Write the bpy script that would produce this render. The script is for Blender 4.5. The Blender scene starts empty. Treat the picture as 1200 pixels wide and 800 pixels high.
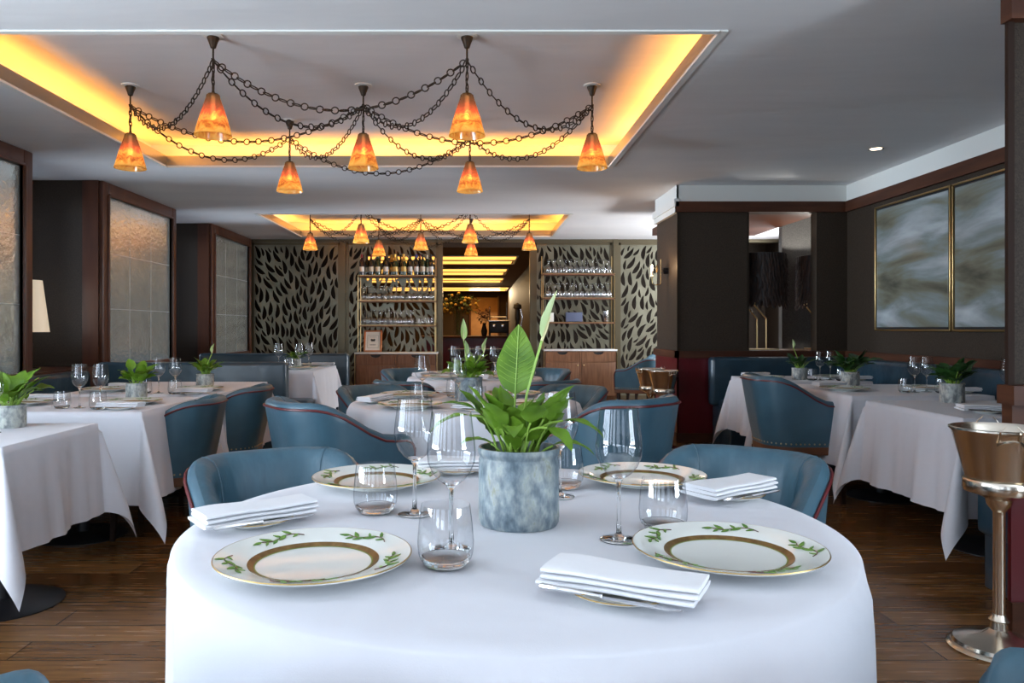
import bpy, bmesh, math, random
from mathutils import Vector, Matrix, Euler
PI = math.pi
sc = bpy.context.scene
col = sc.collection
rnd = random.Random(7)

# ------------------------------------------------------------------ camera, exposure, light
cd = bpy.data.cameras.new('camera')
cam = bpy.data.objects.new('camera', cd); col.objects.link(cam)
cam.location = (0, 0, 1.2); cam.rotation_euler = (PI/2, 0, 0)
cd.sensor_width = 36; cd.lens = 36*910/1200
cd.shift_x = 41/1200; cd.shift_y = -16/1200
cd.clip_start = 0.05
sc.camera = cam
sc.view_settings.view_transform = 'Standard'
sc.view_settings.look = 'None'
sc.view_settings.exposure = 0.36
sc.view_settings.gamma = 1.0
sc.view_settings.use_curve_mapping = False
cy = sc.cycles
cy.use_denoising = True
cy.max_bounces = 8; cy.diffuse_bounces = 4; cy.glossy_bounces = 4
cy.transparent_max_bounces = 24; cy.transmission_bounces = 4
cy.caustics_reflective = False; cy.caustics_refractive = False
cy.sample_clamp_indirect = 4.0
w = bpy.data.worlds.new('world'); sc.world = w; w.use_nodes = True
w.node_tree.nodes['Background'].inputs[0].default_value = (0.55, 0.7, 1, 1)
w.node_tree.nodes['Background'].inputs[1].default_value = 0.6

def area(name, loc, rot, sx, sy, power, color, spread=None):
    l = bpy.data.lights.new(name, 'AREA'); l.shape = 'RECTANGLE'; l.size = sx; l.size_y = sy
    l.energy = power; l.color = color
    if spread: l.spread = spread
    o = bpy.data.objects.new(name, l); col.objects.link(o)
    o.location = loc; o.rotation_euler = rot
    return o
DAY = (0.72, 0.85, 1.0)
# daylight just outside the window openings; side and niche ones added as fill
WINS = [(-2.75, 1.5), (-0.75, 1.3), (1.3, 1.0)]          # front wall: centre x, width
WIN_Z0, WIN_Z1 = 0.55, 2.5
area('daylight_and_fill', (-2.75, -2.72, 1.5), (PI/2, 0, 0), 1.4, 1.9, 26, DAY)
area('daylight_and_fill', (-0.75, -2.72, 1.5), (PI/2, 0, 0), 1.2, 1.9, 12, DAY)
area('daylight_and_fill', (1.3, -2.72, 1.5), (PI/2, 0, 0), 0.9, 1.9, 6, DAY)
area('daylight_and_fill', (-3.98, 0.9, 1.55), (PI/2, 0, -PI/2), 3.2, 1.8, 125, DAY)  # fill lamp for the added left side window
area('daylight_and_fill', (-3.98, -1.75, 1.55), (PI/2, 0, -PI/2), 1.0, 1.8, 25, DAY)  # second left fill lamp, widening the added source
area('daylight_and_fill', (4.03, -.5, 1.55), (PI/2, 0, PI/2), 2.2, 1.8, 110, DAY)  # added fill from the right, for the left tables' aisle faces
area('daylight_and_fill', (-4.75, 7.24, 1.75), (PI/2, 0, -PI/2), .95, 1.5, 28, DAY, math.radians(50))  # added niche fill, narrowed to keep off the niche walls
area('daylight_and_fill', (-4.75, 10.44, 1.75), (PI/2, 0, -PI/2), 1.1, 1.5, 35, DAY, math.radians(50))  # same added fill in the farther niche

area('daylight_and_fill', (5.12, 10.6, 1.75), (PI/2, 0, PI/2), 2.6, 1.5, 170, (0.9, 0.95, 1))
# added fill lamps low outside the windows, aimed up to brighten the ceiling
area('ceiling_fill', (-2.0, -2.9, .55), (math.radians(145), 0, 0), 2.8, .7, 30, (.78, .89, 1))
area('ceiling_fill', (-4.15, 0.9, .6), (math.radians(130), 0, -PI/2), 3.2, .7, 260, (.78, .89, 1))
area('ceiling_fill', (4.2, -.5, .6), (math.radians(130), 0, PI/2), 2.2, .7, 200, (.78, .89, 1))
area('ceiling_fill', (5.4, 10.6, .95), (math.radians(120), 0, PI/2), 2.6, .7, 280, (.92, .95, 1))
WARM = (1.0, 0.38, 0.045)
def cove_light(x0, x1, y0, y1, p):
    z = 2.735; e = 0.13
    for (cx, cy_, sx, sy) in (((x0+x1)/2, y1+e, x1-x0, 0.05), ((x0+x1)/2, y0-e, x1-x0, 0.05),
                              (x0-e, (y0+y1)/2, 0.05, y1-y0), (x1+e, (y0+y1)/2, 0.05, y1-y0)):
        area('cove_light', (cx, cy_, z), (PI, 0, 0), sx, sy, p*max(sx, sy), WARM)
COF = [(-2.88, 1.225, 3.93, 7.2), (-2.88, 1.225, 10.2, 12.7)]
cove_light(*COF[0], 3.4); cove_light(*COF[1], 3.4)
area('cove_light', (-0.2, 16.0, 2.5), (0, 0, 0), 3.5, 1.5, 26, (1, .62, .28))
area('cove_light', (-0.2, 22.0, 2.5), (0, 0, 0), 3.5, 2.5, 14, (1, .62, .28))

# ------------------------------------------------------------------ materials
def nt_of(name):
    m = bpy.data.materials.new(name); m.use_nodes = True
    return m, m.node_tree, m.node_tree.nodes['Principled BSDF']
def N(nt, t, **kw):
    n = nt.nodes.new(t)
    for k, v in kw.items():
        if k in n.inputs.keys(): n.inputs[k].default_value = v
        else: setattr(n, k, v)
    return n
def L(nt, a, b): nt.links.new(a, b)
def rgba(c): return (c[0], c[1], c[2], 1)
def hexc(r, g, b):
    f = lambda v: (v/255/12.92) if v <= 10 else ((v/255+.055)/1.055)**2.4
    return (f(r), f(g), f(b))
def ramp(nt, fac, stops):
    r = nt.nodes.new('ShaderNodeValToRGB')
    e = r.color_ramp.elements
    while len(e) < len(stops): e.new(0.5)
    for i, (p, c) in enumerate(stops):
        e[i].position = p; e[i].color = rgba(c)
    L(nt, fac, r.inputs[0]); return r
def texco(nt, scale=(1, 1, 1), rot=(0, 0, 0)):
    t = nt.nodes.new('ShaderNodeTexCoord'); m = nt.nodes.new('ShaderNodeMapping')
    m.inputs['Scale'].default_value = scale; m.inputs['Rotation'].default_value = rot
    L(nt, t.outputs['Object'], m.inputs[0]); return m.outputs[0]
def mat(name, c, rough=.5, metal=0, c2=None, scale=8, stretch=(1, 1, 1), bump=0, bscale=None, detail=4, spec=None, coat=0, sheen=0, dist=.01):
    m, nt, p = nt_of(name)
    p.inputs['Base Color'].default_value = rgba(c)
    p.inputs['Roughness'].default_value = rough; p.inputs['Metallic'].default_value = metal
    if spec is not None: p.inputs['Specular IOR Level'].default_value = spec
    if coat: p.inputs['Coat Weight'].default_value = coat; p.inputs['Coat Roughness'].default_value = .15
    if sheen: p.inputs['Sheen Weight'].default_value = sheen
    if c2 is not None or bump:
        v = texco(nt, stretch)
        if c2 is not None:
            n = N(nt, 'ShaderNodeTexNoise', Scale=scale, Detail=detail); L(nt, v, n.inputs['Vector'])
            r = ramp(nt, n.outputs['Fac'], [(.3, c), (.7, c2)]); L(nt, r.outputs[0], p.inputs['Base Color'])
        if bump:
            n2 = N(nt, 'ShaderNodeTexNoise', Scale=bscale or scale, Detail=3); L(nt, v, n2.inputs['Vector'])
            b = N(nt, 'ShaderNodeBump', Strength=bump, Distance=dist); L(nt, n2.outputs['Fac'], b.inputs['Height'])
            L(nt, b.outputs[0], p.inputs['Normal'])
    return m
M = {}
M['ceiling'] = mat('ceiling_plaster', (.74, .74, .75), .75, c2=(.80, .80, .80), scale=1.2, bump=.25, bscale=1.5, dist=.05, stretch=(.6, 2, 1))
M['white_paint'] = mat('white_paint', (.74, .74, .70), .6)
M['brown_wall'] = mat('bronze_wallcovering', (.022, .0145, .009), .6, c2=(.050, .034, .022), scale=130, bump=.6, bscale=160, dist=.003, spec=.3)
M['wood'] = mat('mahogany', (.055, .017, .008), .35, c2=(.10, .034, .015), scale=9, stretch=(1, 1, .15), bump=.05)
M['wood_h'] = mat('mahogany_rail', (.050, .016, .008), .5, c2=(.09, .031, .014), scale=9, stretch=(.2, .2, 2), spec=.3)
M['walnut'] = mat('walnut_veneer', (.11, .048, .022), .42, c2=(.20, .095, .048), scale=14, stretch=(2.5, 2.5, .25))
M['walnut_dark'] = mat('walnut_shelf', (.15, .068, .034), .45, c2=(.22, .10, .05), scale=14, stretch=(.3, 2, 2))
M['red_panel'] = mat('burgundy_lacquer', (.085, .004, .008), .3, c2=(.12, .006, .012), scale=3)
M['leather'] = mat('blue_leather', (.036, .090, .128), .36, c2=(.052, .122, .168), scale=5, bump=.35, bscale=7, dist=.012, coat=.15)
M['leather_in'] = mat('blue_leather_pleated', (.040, .098, .138), .40, c2=(.058, .132, .178), scale=5, bump=.45, bscale=4.5, dist=.02, stretch=(3, 3, .5))
M['leather_dark'] = mat('navy_leather', (.013, .036, .056), .32, c2=(.022, .055, .082), scale=4, bump=.5, bscale=4, dist=.03, coat=.2)
M['piping'] = mat('burgundy_piping', (.11, .008, .010), .4)
M['dark_wood'] = mat('dark_leg_wood', (.022, .010, .006), .65, spec=.2)
M['rail_wood'] = mat('chair_rail_wood', (.12, .045, .018), .4)
M['nail'] = mat('nailhead_brass', (.45, .36, .22), .3, 1)
M['black'] = mat('black_metal', (.012, .012, .014), .45, 0)
M['brass'] = mat('brass', (.62, .44, .20), .28, 1)
M['bronze'] = mat('aged_bronze', (.032, .022, .014), .45, .6)
M['screen'] = mat('screen_bronze', (.15, .14, .10), .36, .6, c2=(.24, .23, .17), scale=3)
M['pillar'] = mat('brushed_bronze', (.15, .125, .08), .35, .8)
M['nickel'] = mat('polished_nickel', (.86, .78, .66), .20, 1, bump=.1, bscale=12, dist=.004)
M['steel'] = mat('steel', (.75, .75, .76), .18, 1)
M['lip'] = mat('cove_metal', (.42, .39, .33), .3, .85)
M['china'] = mat('white_china', (.78, .79, .74), .12, coat=.3)
M['gold'] = mat('antique_gold', (.30, .17, .055), .35, .6, c2=(.16, .09, .03), scale=60)
M['goldrim'] = mat('gold_rim', (.55, .38, .15), .3, .9)
M['green_line'] = mat('green_line', (.16, .2, .03), .4)
M['sprig'] = mat('sprig_green', (.05, .16, .015), .35, c2=(.16, .30, .04), scale=60)
M['twig'] = mat('twig_brown', (.12, .05, .04), .4)
M['marble'] = mat('white_marble', (.72, .72, .70), .25, c2=(.62, .62, .62), scale=6)
M['soil'] = mat('soil', (.03, .02, .012), .9, bump=1, bscale=60)
M['leaf'] = mat('leaf_green', (.06, .14, .008), .45, c2=(.15, .28, .02), scale=14, spec=.3)
M['leaf_dark'] = mat('leaf_dark_green', (.012, .045, .010), .4, c2=(.03, .09, .016), scale=14)
M['stem'] = mat('stem_green', (.26, .42, .06), .5)
M['spathe'] = mat('spathe_cream', (.50, .60, .30), .45, c2=(.36, .52, .16), scale=9)
M['spadix'] = mat('spadix', (.7, .66, .35), .6)
M['paper'] = mat('paper', (.75, .73, .66), .6)
M['ink'] = mat('ink', (.03, .03, .03), .6)
M['copper'] = mat('copper_frame', (.48, .20, .09), .3, .7)
M['feather'] = mat('dark_feathers', (.008, .006, .006), .6, c2=(.045, .018, .010), scale=16, stretch=(2, 2, .6))
M['plug'] = mat('rose_cream', (.8, .8, .74), .5)

def mat_cloth():
    m, nt, p = nt_of('white_linen')
    v = texco(nt)
    wv = N(nt, 'ShaderNodeTexNoise', Scale=3.0, Detail=3); L(nt, v, wv.inputs['Vector'])
    fine = N(nt, 'ShaderNodeTexNoise', Scale=420, Detail=1); L(nt, v, fine.inputs['Vector'])
    add = N(nt, 'ShaderNodeMath', operation='MULTIPLY_ADD'); L(nt, fine.outputs['Fac'], add.inputs[0]); add.inputs[1].default_value = .012
    L(nt, wv.outputs['Fac'], add.inputs[2])
    b = N(nt, 'ShaderNodeBump', Strength=.6, Distance=.03); L(nt, add.outputs[0], b.inputs['Height'])
    L(nt, b.outputs[0], p.inputs['Normal'])
    p.inputs['Base Color'].default_value = (.66, .66, .70, 1); p.inputs['Roughness'].default_value = .75
    p.inputs['Sheen Weight'].default_value = .15
    return m
M['cloth'] = mat_cloth()
M['napkin'] = mat('napkin_linen', (.80, .80, .82), .8, bump=.3, bscale=40, dist=.003)

def mat_glass():
    m = bpy.data.materials.new('clear_glass'); m.use_nodes = True; nt = m.node_tree
    nt.nodes.remove(nt.nodes['Principled BSDF'])
    out = nt.nodes['Material Output']
    lw = N(nt, 'ShaderNodeLayerWeight', Blend=.5)
    tr = N(nt, 'ShaderNodeBsdfTransparent')
    r = ramp(nt, lw.outputs['Facing'], [(0.0, (.98, .985, .99)), (.65, (.92, .935, .95)), (.86, (.70, .73, .77)), (1.0, (.20, .22, .26))])
    L(nt, r.outputs[0], tr.inputs[0])
    gl = N(nt, 'ShaderNodeBsdfGlossy', Roughness=.02)
    pw = N(nt, 'ShaderNodeMath', operation='POWER'); L(nt, lw.outputs['Facing'], pw.inputs[0]); pw.inputs[1].default_value = 4.0
    fr = N(nt, 'ShaderNodeMath', operation='MULTIPLY_ADD'); L(nt, pw.outputs[0], fr.inputs[0]); fr.inputs[1].default_value = .6; fr.inputs[2].default_value = .095
    mx = nt.nodes.new('ShaderNodeMixShader')
    L(nt, fr.outputs[0], mx.inputs[0]); L(nt, tr.outputs[0], mx.inputs[1]); L(nt, gl.outputs[0], mx.inputs[2])
    L(nt, mx.outputs[0], out.inputs['Surface'])
    return m
M['glass'] = mat_glass()
def mat_solid_glass():
    m, nt, p = nt_of('solid_glass')
    p.inputs['Base Color'].default_value = (.97, .98, .98, 1); p.inputs['Roughness'].default_value = .01
    p.inputs['Transmission Weight'].default_value = 1; p.inputs['IOR'].default_value = 1.47
    return m
M['solid_glass'] = mat_solid_glass()

def mat_floor():
    m, nt, p = nt_of('oak_planks')
    v = texco(nt)
    br = N(nt, 'ShaderNodeTexBrick', Scale=1.0); L(nt, v, br.inputs['Vector'])
    br.inputs['Brick Width'].default_value = 1.7; br.inputs['Row Height'].default_value = .165
    br.inputs['Mortar Size'].default_value = .0025; br.inputs['Mortar Smooth'].default_value = .2
    br.inputs['Color1'].default_value = (.13, .060, .022, 1); br.inputs['Color2'].default_value = (.27, .135, .052, 1)
    br.inputs['Mortar'].default_value = (.010, .005, .003, 1); br.offset = .37
    v2 = texco(nt, (1.2, 14, 1)); n = N(nt, 'ShaderNodeTexNoise', Scale=3.5, Detail=6); L(nt, v2, n.inputs['Vector'])
    r = ramp(nt, n.outputs['Fac'], [(.3, (.55, .5, .45)), (.7, (1.25, 1.2, 1.1))])
    mx = N(nt, 'ShaderNodeMix', data_type='RGBA', blend_type='MULTIPLY'); mx.inputs[0].default_value = 1
    L(nt, br.outputs[0], mx.inputs[6]); L(nt, r.outputs[0], mx.inputs[7]); L(nt, mx.outputs[2], p.inputs['Base Color'])
    rr = N(nt, 'ShaderNodeMapRange'); rr.inputs['To Min'].default_value = .16; rr.inputs['To Max'].default_value = .34
    L(nt, n.outputs['Fac'], rr.inputs[0]); L(nt, rr.outputs[0], p.inputs['Roughness'])
    b = N(nt, 'ShaderNodeBump', Strength=.3, Distance=.002, invert=True); L(nt, br.outputs['Fac'], b.inputs['Height']); L(nt, b.outputs[0], p.inputs['Normal'])
    return m
M['floor'] = mat_floor()

def mat_mirror():
    m, nt, p = nt_of('antique_mirror')
    v = texco(nt)
    n = N(nt, 'ShaderNodeTexNoise', Scale=7, Detail=9, Roughness=.7); L(nt, v, n.inputs['Vector'])
    r = ramp(nt, n.outputs['Fac'], [(.25, (.58, .62, .58)), (.5, (.85, .92, .88)), (.8, (.95, .97, .93))])
    L(nt, r.outputs[0], p.inputs['Base Color']); p.inputs['Metallic'].default_value = .8
    rr = N(nt, 'ShaderNodeMapRange'); rr.inputs['To Min'].default_value = .12; rr.inputs['To Max'].default_value = .28
    L(nt, n.outputs['Fac'], rr.inputs[0]); L(nt, rr.outputs[0], p.inputs['Roughness'])
    n2 = N(nt, 'ShaderNodeTexNoise', Scale=22, Detail=6); L(nt, v, n2.inputs['Vector'])
    b = N(nt, 'ShaderNodeBump', Strength=.8, Distance=.006); L(nt, n2.outputs['Fac'], b.inputs['Height']); L(nt, b.outputs[0], p.inputs['Normal'])
    return m
M['mirror'] = mat_mirror()

def mat_shade(name, z0, z1, seed):
    m = bpy.data.materials.new(name); m.use_nodes = True; nt = m.node_tree
    nt.nodes.remove(nt.nodes['Principled BSDF']); out = nt.nodes['Material Output']
    t = nt.nodes.new('ShaderNodeTexCoord'); sx = nt.nodes.new('ShaderNodeSeparateXYZ'); L(nt, t.outputs['Object'], sx.inputs[0])
    mp = nt.nodes.new('ShaderNodeMapping'); mp.inputs['Location'].default_value = (seed, seed, 0); L(nt, t.outputs['Object'], mp.inputs[0])
    n = N(nt, 'ShaderNodeTexNoise', Scale=15, Detail=7, Distortion=1.8); L(nt, mp.outputs[0], n.inputs['Vector'])
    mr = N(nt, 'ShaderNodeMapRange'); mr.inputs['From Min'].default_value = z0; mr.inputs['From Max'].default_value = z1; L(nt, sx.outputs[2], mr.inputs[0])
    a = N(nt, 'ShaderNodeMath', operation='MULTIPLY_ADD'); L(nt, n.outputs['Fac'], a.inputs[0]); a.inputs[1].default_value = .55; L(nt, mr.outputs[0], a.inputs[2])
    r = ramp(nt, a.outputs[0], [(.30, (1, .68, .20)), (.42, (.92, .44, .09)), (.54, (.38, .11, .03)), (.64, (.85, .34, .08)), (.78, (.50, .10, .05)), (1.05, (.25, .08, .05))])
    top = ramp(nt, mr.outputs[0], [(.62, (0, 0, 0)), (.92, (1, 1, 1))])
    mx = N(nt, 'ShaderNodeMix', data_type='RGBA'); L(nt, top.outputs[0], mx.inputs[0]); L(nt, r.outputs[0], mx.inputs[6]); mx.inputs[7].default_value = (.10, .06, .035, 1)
    tl = nt.nodes.new('ShaderNodeBsdfTranslucent'); df = nt.nodes.new('ShaderNodeBsdfDiffuse'); gl = N(nt, 'ShaderNodeBsdfGlossy', Roughness=.15)
    tp = nt.nodes.new('ShaderNodeBsdfTransparent')
    dk = N(nt, 'ShaderNodeMix', data_type='RGBA', blend_type='MULTIPLY'); dk.inputs[0].default_value = 1; L(nt, mx.outputs[2], dk.inputs[6]); dk.inputs[7].default_value = (.62, .58, .55, 1)
    for s in (tl, df, tp): L(nt, dk.outputs[2], s.inputs[0])
    m1 = nt.nodes.new('ShaderNodeMixShader'); m1.inputs[0].default_value = .35; L(nt, tl.outputs[0], m1.inputs[1]); L(nt, df.outputs[0], m1.inputs[2])
    m2 = nt.nodes.new('ShaderNodeMixShader'); m2.inputs[0].default_value = .22; L(nt, m1.outputs[0], m2.inputs[1]); L(nt, tp.outputs[0], m2.inputs[2])
    m3 = nt.nodes.new('ShaderNodeMixShader'); m3.inputs[0].default_value = .06; L(nt, m2.outputs[0], m3.inputs[1]); L(nt, gl.outputs[0], m3.inputs[2])
    L(nt, m3.outputs[0], out.inputs['Surface'])
    return m
def emis(name, c, s):
    m, nt, p = nt_of(name)
    p.inputs['Base Color'].default_value = rgba(c); p.inputs['Emission Color'].default_value = rgba(c); p.inputs['Emission Strength'].default_value = s
    return m
M['bulb'] = emis('lit_bulb', (1, .75, .4), 14)
M['candle_bulb'] = emis('lit_candle_bulb', (1, .72, .40), 22)
M['warm_panel'] = emis('warm_cove_diffuser', (1, .50, .10), 1.5)
M['linen_shade'] = emis('lit_linen_shade', (.75, .62, .45), .35)
M['led'] = emis('downlight_lens', (1, .8, .6), 6)

def mat_pot(name, c1, c2, c3):
    m, nt, p = nt_of(name)
    v = texco(nt, (1, 1, .55)); n = N(nt, 'ShaderNodeTexNoise', Scale=28, Detail=6, Roughness=.65); L(nt, v, n.inputs['Vector'])
    r = ramp(nt, n.outputs['Fac'], [(.32, c1), (.46, c2), (.60, c3), (.72, (.16, .16, .09))])
    n3 = N(nt, 'ShaderNodeTexNoise', Scale=55, Detail=4); L(nt, v, n3.inputs['Vector'])
    r3 = ramp(nt, n3.outputs['Fac'], [(.35, (.72, .72, .72)), (.65, (1.2, 1.2, 1.15))])
    mx = N(nt, 'ShaderNodeMix', data_type='RGBA', blend_type='MULTIPLY'); mx.inputs[0].default_value = 1
    L(nt, r.outputs[0], mx.inputs[6]); L(nt, r3.outputs[0], mx.inputs[7])
    L(nt, mx.outputs[2], p.inputs['Base Color']); p.inputs['Roughness'].default_value = .5
    b = N(nt, 'ShaderNodeBump', Strength=.5, Distance=.004); L(nt, n.outputs['Fac'], b.inputs['Height']); L(nt, b.outputs[0], p.inputs['Normal'])
    return m
M['pot'] = mat_pot('glazed_blue_grey', (.085, .125, .16), (.16, .205, .24), (.27, .30, .30))
M['pot2'] = mat_pot('glazed_grey', (.16, .18, .19), (.28, .30, .30), (.42, .43, .40))

def mat_painting():
    m, nt, p = nt_of('cloudy_canvas')
    v = texco(nt, (1, .55, 2.3), (0.16, 0, 0)); n = N(nt, 'ShaderNodeTexNoise', Scale=1.7, Detail=7, Distortion=.45); L(nt, v, n.inputs['Vector'])
    r = ramp(nt, n.outputs['Fac'], [(.30, (.085, .08, .06)), (.42, (.17, .165, .12)), (.50, (.20, .23, .22)), (.60, (.34, .37, .38)), (.74, (.52, .56, .58))])
    L(nt, r.outputs[0], p.inputs['Base Color']); p.inputs['Roughness'].default_value = .22
    return m
M['painting'] = mat_painting()

# ------------------------------------------------------------------ mesh helpers
class MB:
    def __init__(s): s.v = []; s.f = []; s.mi = []; s.cur = 0
    def add(s, vs, fs):
        o = len(s.v); s.v += [tuple(v) for v in vs]; s.f += [tuple(i+o for i in f) for f in fs]; s.mi += [s.cur]*len(fs); return s
    def box(s, x0, x1, y0, y1, z0, z1):
        return s.add([(x0,y0,z0),(x1,y0,z0),(x1,y1,z0),(x0,y1,z0),(x0,y0,z1),(x1,y0,z1),(x1,y1,z1),(x0,y1,z1)],
                     [(0,3,2,1),(4,5,6,7),(0,1,5,4),(1,2,6,5),(2,3,7,6),(3,0,4,7)])
    def rbox(s, x0, x1, y0, y1, z0, z1, r=.01, seg=3):
        bm = bmesh.new(); bmesh.ops.create_cube(bm, size=1)
        for v in bm.verts: v.co = Vector(((x0+x1)/2+v.co.x*(x1-x0), (y0+y1)/2+v.co.y*(y1-y0), (z0+z1)/2+v.co.z*(z1-z0)))
        bmesh.ops.bevel(bm, geom=bm.edges[:], offset=r, segments=seg, profile=.5, affect='EDGES')
        bm.verts.index_update()
        s.add([v.co.copy() for v in bm.verts], [[v.index for v in f.verts] for f in bm.faces]); bm.free(); return s
    def lathe(s, prof, n=32, c=(0,0,0), cap0=False, cap1=False):
        vs = []; fs = []
        for (r, z) in prof:
            for k in range(n):
                a = 2*PI*k/n; vs.append((c[0]+r*math.cos(a), c[1]+r*math.sin(a), c[2]+z))
        for i in range(len(prof)-1):
            for k in range(n):
                k2 = (k+1) % n; fs.append((i*n+k, i*n+k2, (i+1)*n+k2, (i+1)*n+k))
        if cap0: fs.append(tuple(reversed(range(n))))
        if cap1: fs.append(tuple((len(prof)-1)*n+k for k in range(n)))
        return s.add(vs, fs)
    def tube(s, pts, r, n=8, closed=False, taper=None):
        pts = [Vector(p) for p in pts]; m = len(pts); vs = []; fs = []
        up = Vector((0, 0, 1)); prev = None
        for i, p in enumerate(pts):
            if closed: t = pts[(i+1) % m]-pts[i-1]
            else: t = pts[min(i+1, m-1)]-pts[max(i-1, 0)]
            t.normalize()
            if prev is None:
                a = t.cross(up)
                if a.length < .1: a = t.cross(Vector((1, 0, 0)))
            else: a = prev - t*prev.dot(t)
            a.normalize(); prev = a; b = t.cross(a)
            rr = r if taper is None else r*taper[i]
            for k in range(n):
                an = 2*PI*k/n; vs.append(p+a*math.cos(an)*rr+b*math.sin(an)*rr)
        for i in range(m if closed else m-1):
            j = (i+1) % m
            for k in range(n):
                k2 = (k+1) % n; fs.append((i*n+k, i*n+k2, j*n+k2, j*n+k))
        if not closed: fs.append(tuple(reversed(range(n)))); fs.append(tuple((m-1)*n+k for k in range(n)))
        return s.add(vs, fs)
    def grid(s, P, closed_u=False):
        nu = len(P); nv = len(P[0]); vs = [p for row in P for p in row]; fs = []
        for i in range(nu if closed_u else nu-1):
            j = (i+1) % nu
            for k in range(nv-1): fs.append((i*nv+k, j*nv+k, j*nv+k+1, i*nv+k+1))
        return s.add(vs, fs)
    def prism(s, poly, z0, z1):
        n = len(poly); vs = [(x, y, z0) for x, y in poly]+[(x, y, z1) for x, y in poly]
        fs = [tuple(reversed(range(n))), tuple(range(n, 2*n))]+[(i, (i+1) % n, n+(i+1) % n, n+i) for i in range(n)]
        return s.add(vs, fs)
    def sphere(s, c, r, n=10, sz=1):
        prof = [(max(r*math.sin(PI*i/n), 1e-5), -r*sz*math.cos(PI*i/n)) for i in range(n+1)]
        return s.lathe(prof, n+4, c)
    def xf(s, mtx, start=0):
        for i in range(start, len(s.v)): s.v[i] = tuple(mtx @ Vector(s.v[i]))
        return s
    def build(s, name, mats, parent=None, smooth=35, loc=None, fixn=False):
        me = bpy.data.meshes.new(name); me.from_pydata(s.v, [], s.f)
        if not isinstance(mats, (list, tuple)): mats = [mats]
        for m in mats: me.materials.append(m)
        if len(mats) > 1: me.polygons.foreach_set('material_index', s.mi)
        if fixn:
            bm = bmesh.new(); bm.from_mesh(me); bmesh.ops.recalc_face_normals(bm, faces=bm.faces[:]); bm.to_mesh(me); bm.free()
        if smooth:
            me.polygons.foreach_set('use_smooth', [True]*len(me.polygons))
            me.set_sharp_from_angle(angle=math.radians(smooth))
        me.update()
        o = bpy.data.objects.new(name, me); col.objects.link(o)
        if parent: o.parent = parent
        if loc: o.location = loc
        return o
def tag(o, label, cat, group=None, kind=None):
    if label: o['label'] = label
    if cat: o['category'] = cat
    if group: o['group'] = group
    if kind: o['kind'] = kind
    return o
def empty(name, loc=(0,0,0), rz=0):
    o = bpy.data.objects.new(name, None); col.objects.link(o); o.location = loc; o.rotation_euler = (0, 0, rz); o.empty_display_size = .1; return o
def struct(name, mb, m, smooth=35):
    o = mb.build(name, m, None, smooth); o['kind'] = 'structure'; return o
def copy_tree(o, parent=None):
    c = o.copy(); col.objects.link(c)
    if parent: c.parent = parent
    for ch in list(o.children): copy_tree(ch, c)
    return c
protos = {}
def inst(key, maker, loc, rz=0, scale=None):
    if key not in protos: protos[key] = o = maker()
    elif True: o = copy_tree(protos[key])
    o.location = loc; o.rotation_euler = (0, 0, rz)
    if scale: o.scale = scale
    return o

# ------------------------------------------------------------------ room shell
H = 2.694; HC = 2.95; E = .24
struct('floor', MB().box(-5, 5.4, -2.8, 33, -.05, 0), M['floor'])
# ceiling with two recessed coffers
mb = MB()
X0, X1 = -5, 5.4
a, b = COF
def rect(x0, x1, y0, y1): mb.box(x0, x1, y0, y1, H, H+.012)
rect(X0, X1, -2.8, a[2]); rect(X0, X1, a[3], b[2]); rect(X0, X1, b[3], 13.4)
for c in COF:
    rect(X0, c[0], c[2], c[3]); rect(c[1], X1, c[2], c[3])
    x0, x1, y0, y1 = c[0]-E, c[1]+E, c[2]-E, c[3]+E
    mb.box(x0, x1, y0, y1, HC, HC+.02)
    for q in ((x0-.02, x0, y0, y1), (x1, x1+.02, y0, y1), (x0, x1, y0-.02, y0), (x0, x1, y1, y1+.02)): mb.box(*q, H+.013, HC+.02)
struct('ceiling', mb, M['ceiling'])
k = 0
for c in COF:
    x0, x1, y0, y1 = c
    t = MB()
    for q in ((x0-.02, x0, y0-.02, y1+.02), (x1, x1+.02, y0-.02, y1+.02), (x0, x1, y0-.02, y0), (x0, x1, y1, y1+.02)): t.box(*q, H+.012, H+.10)
    k += 1; struct('trim_%d' % k, t, M['lip'])
    t = MB()
    for q in ((x0-.035, x0+.006, y0-.035, y1+.035), (x1-.006, x1+.035, y0-.035, y1+.035), (x0, x1, y0-.035, y0+.006), (x0, x1, y1-.006, y1+.035)): t.box(*q, H-.008, H+.008)
    k += 1; struct('trim_%d' % k, t, M['white_paint'])

# left wall: piers with mirrors, niches between
XL = -3.83
def wbox(name, m, *q): return struct(name, MB().box(*q), m)
mb = MB(); nw = ((6.75, 7.75), (9.88, 11.0)); yy = 3.0  # window openings added in the hidden niche backs to light the room
for (y0, y1) in nw: mb.box(-4.72, -4.6, yy, y0, 0, H); mb.box(-4.72, -4.6, y0, y1, 0, 1.0); mb.box(-4.72, -4.6, y0, y1, 2.5, H); yy = y1
mb.box(-4.72, -4.6, yy, 13.3, 0, H); struct('wall_left', mb, M['brown_wall'])
for i, (y0, y1) in enumerate(nw):
    mb = MB()
    for y in (y0, (y0+y1)/2-.02, y1-.05): mb.box(-4.70, -4.62, y, y+.05, 1.0, 2.5)
    for z in (1.0, 2.45): mb.box(-4.70, -4.62, y0, y1, z, z+.05)
    struct('window_%d' % (8+i), mb, M['white_paint'])  # frames of the added niche windows, out of view
for (y0, y1) in ((3.0, 6.62), (7.86, 9.78), (11.1, 13.2)):
    wbox('wall_left', M['brown_wall'], -4.6, XL, y0, y1, 0, H-.001)
    if y0 > 4:
        struct('trim_9', MB().box(XL-.16, XL+.002, y0-.012, y0, 0, H-.002), M['wood'])
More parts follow.
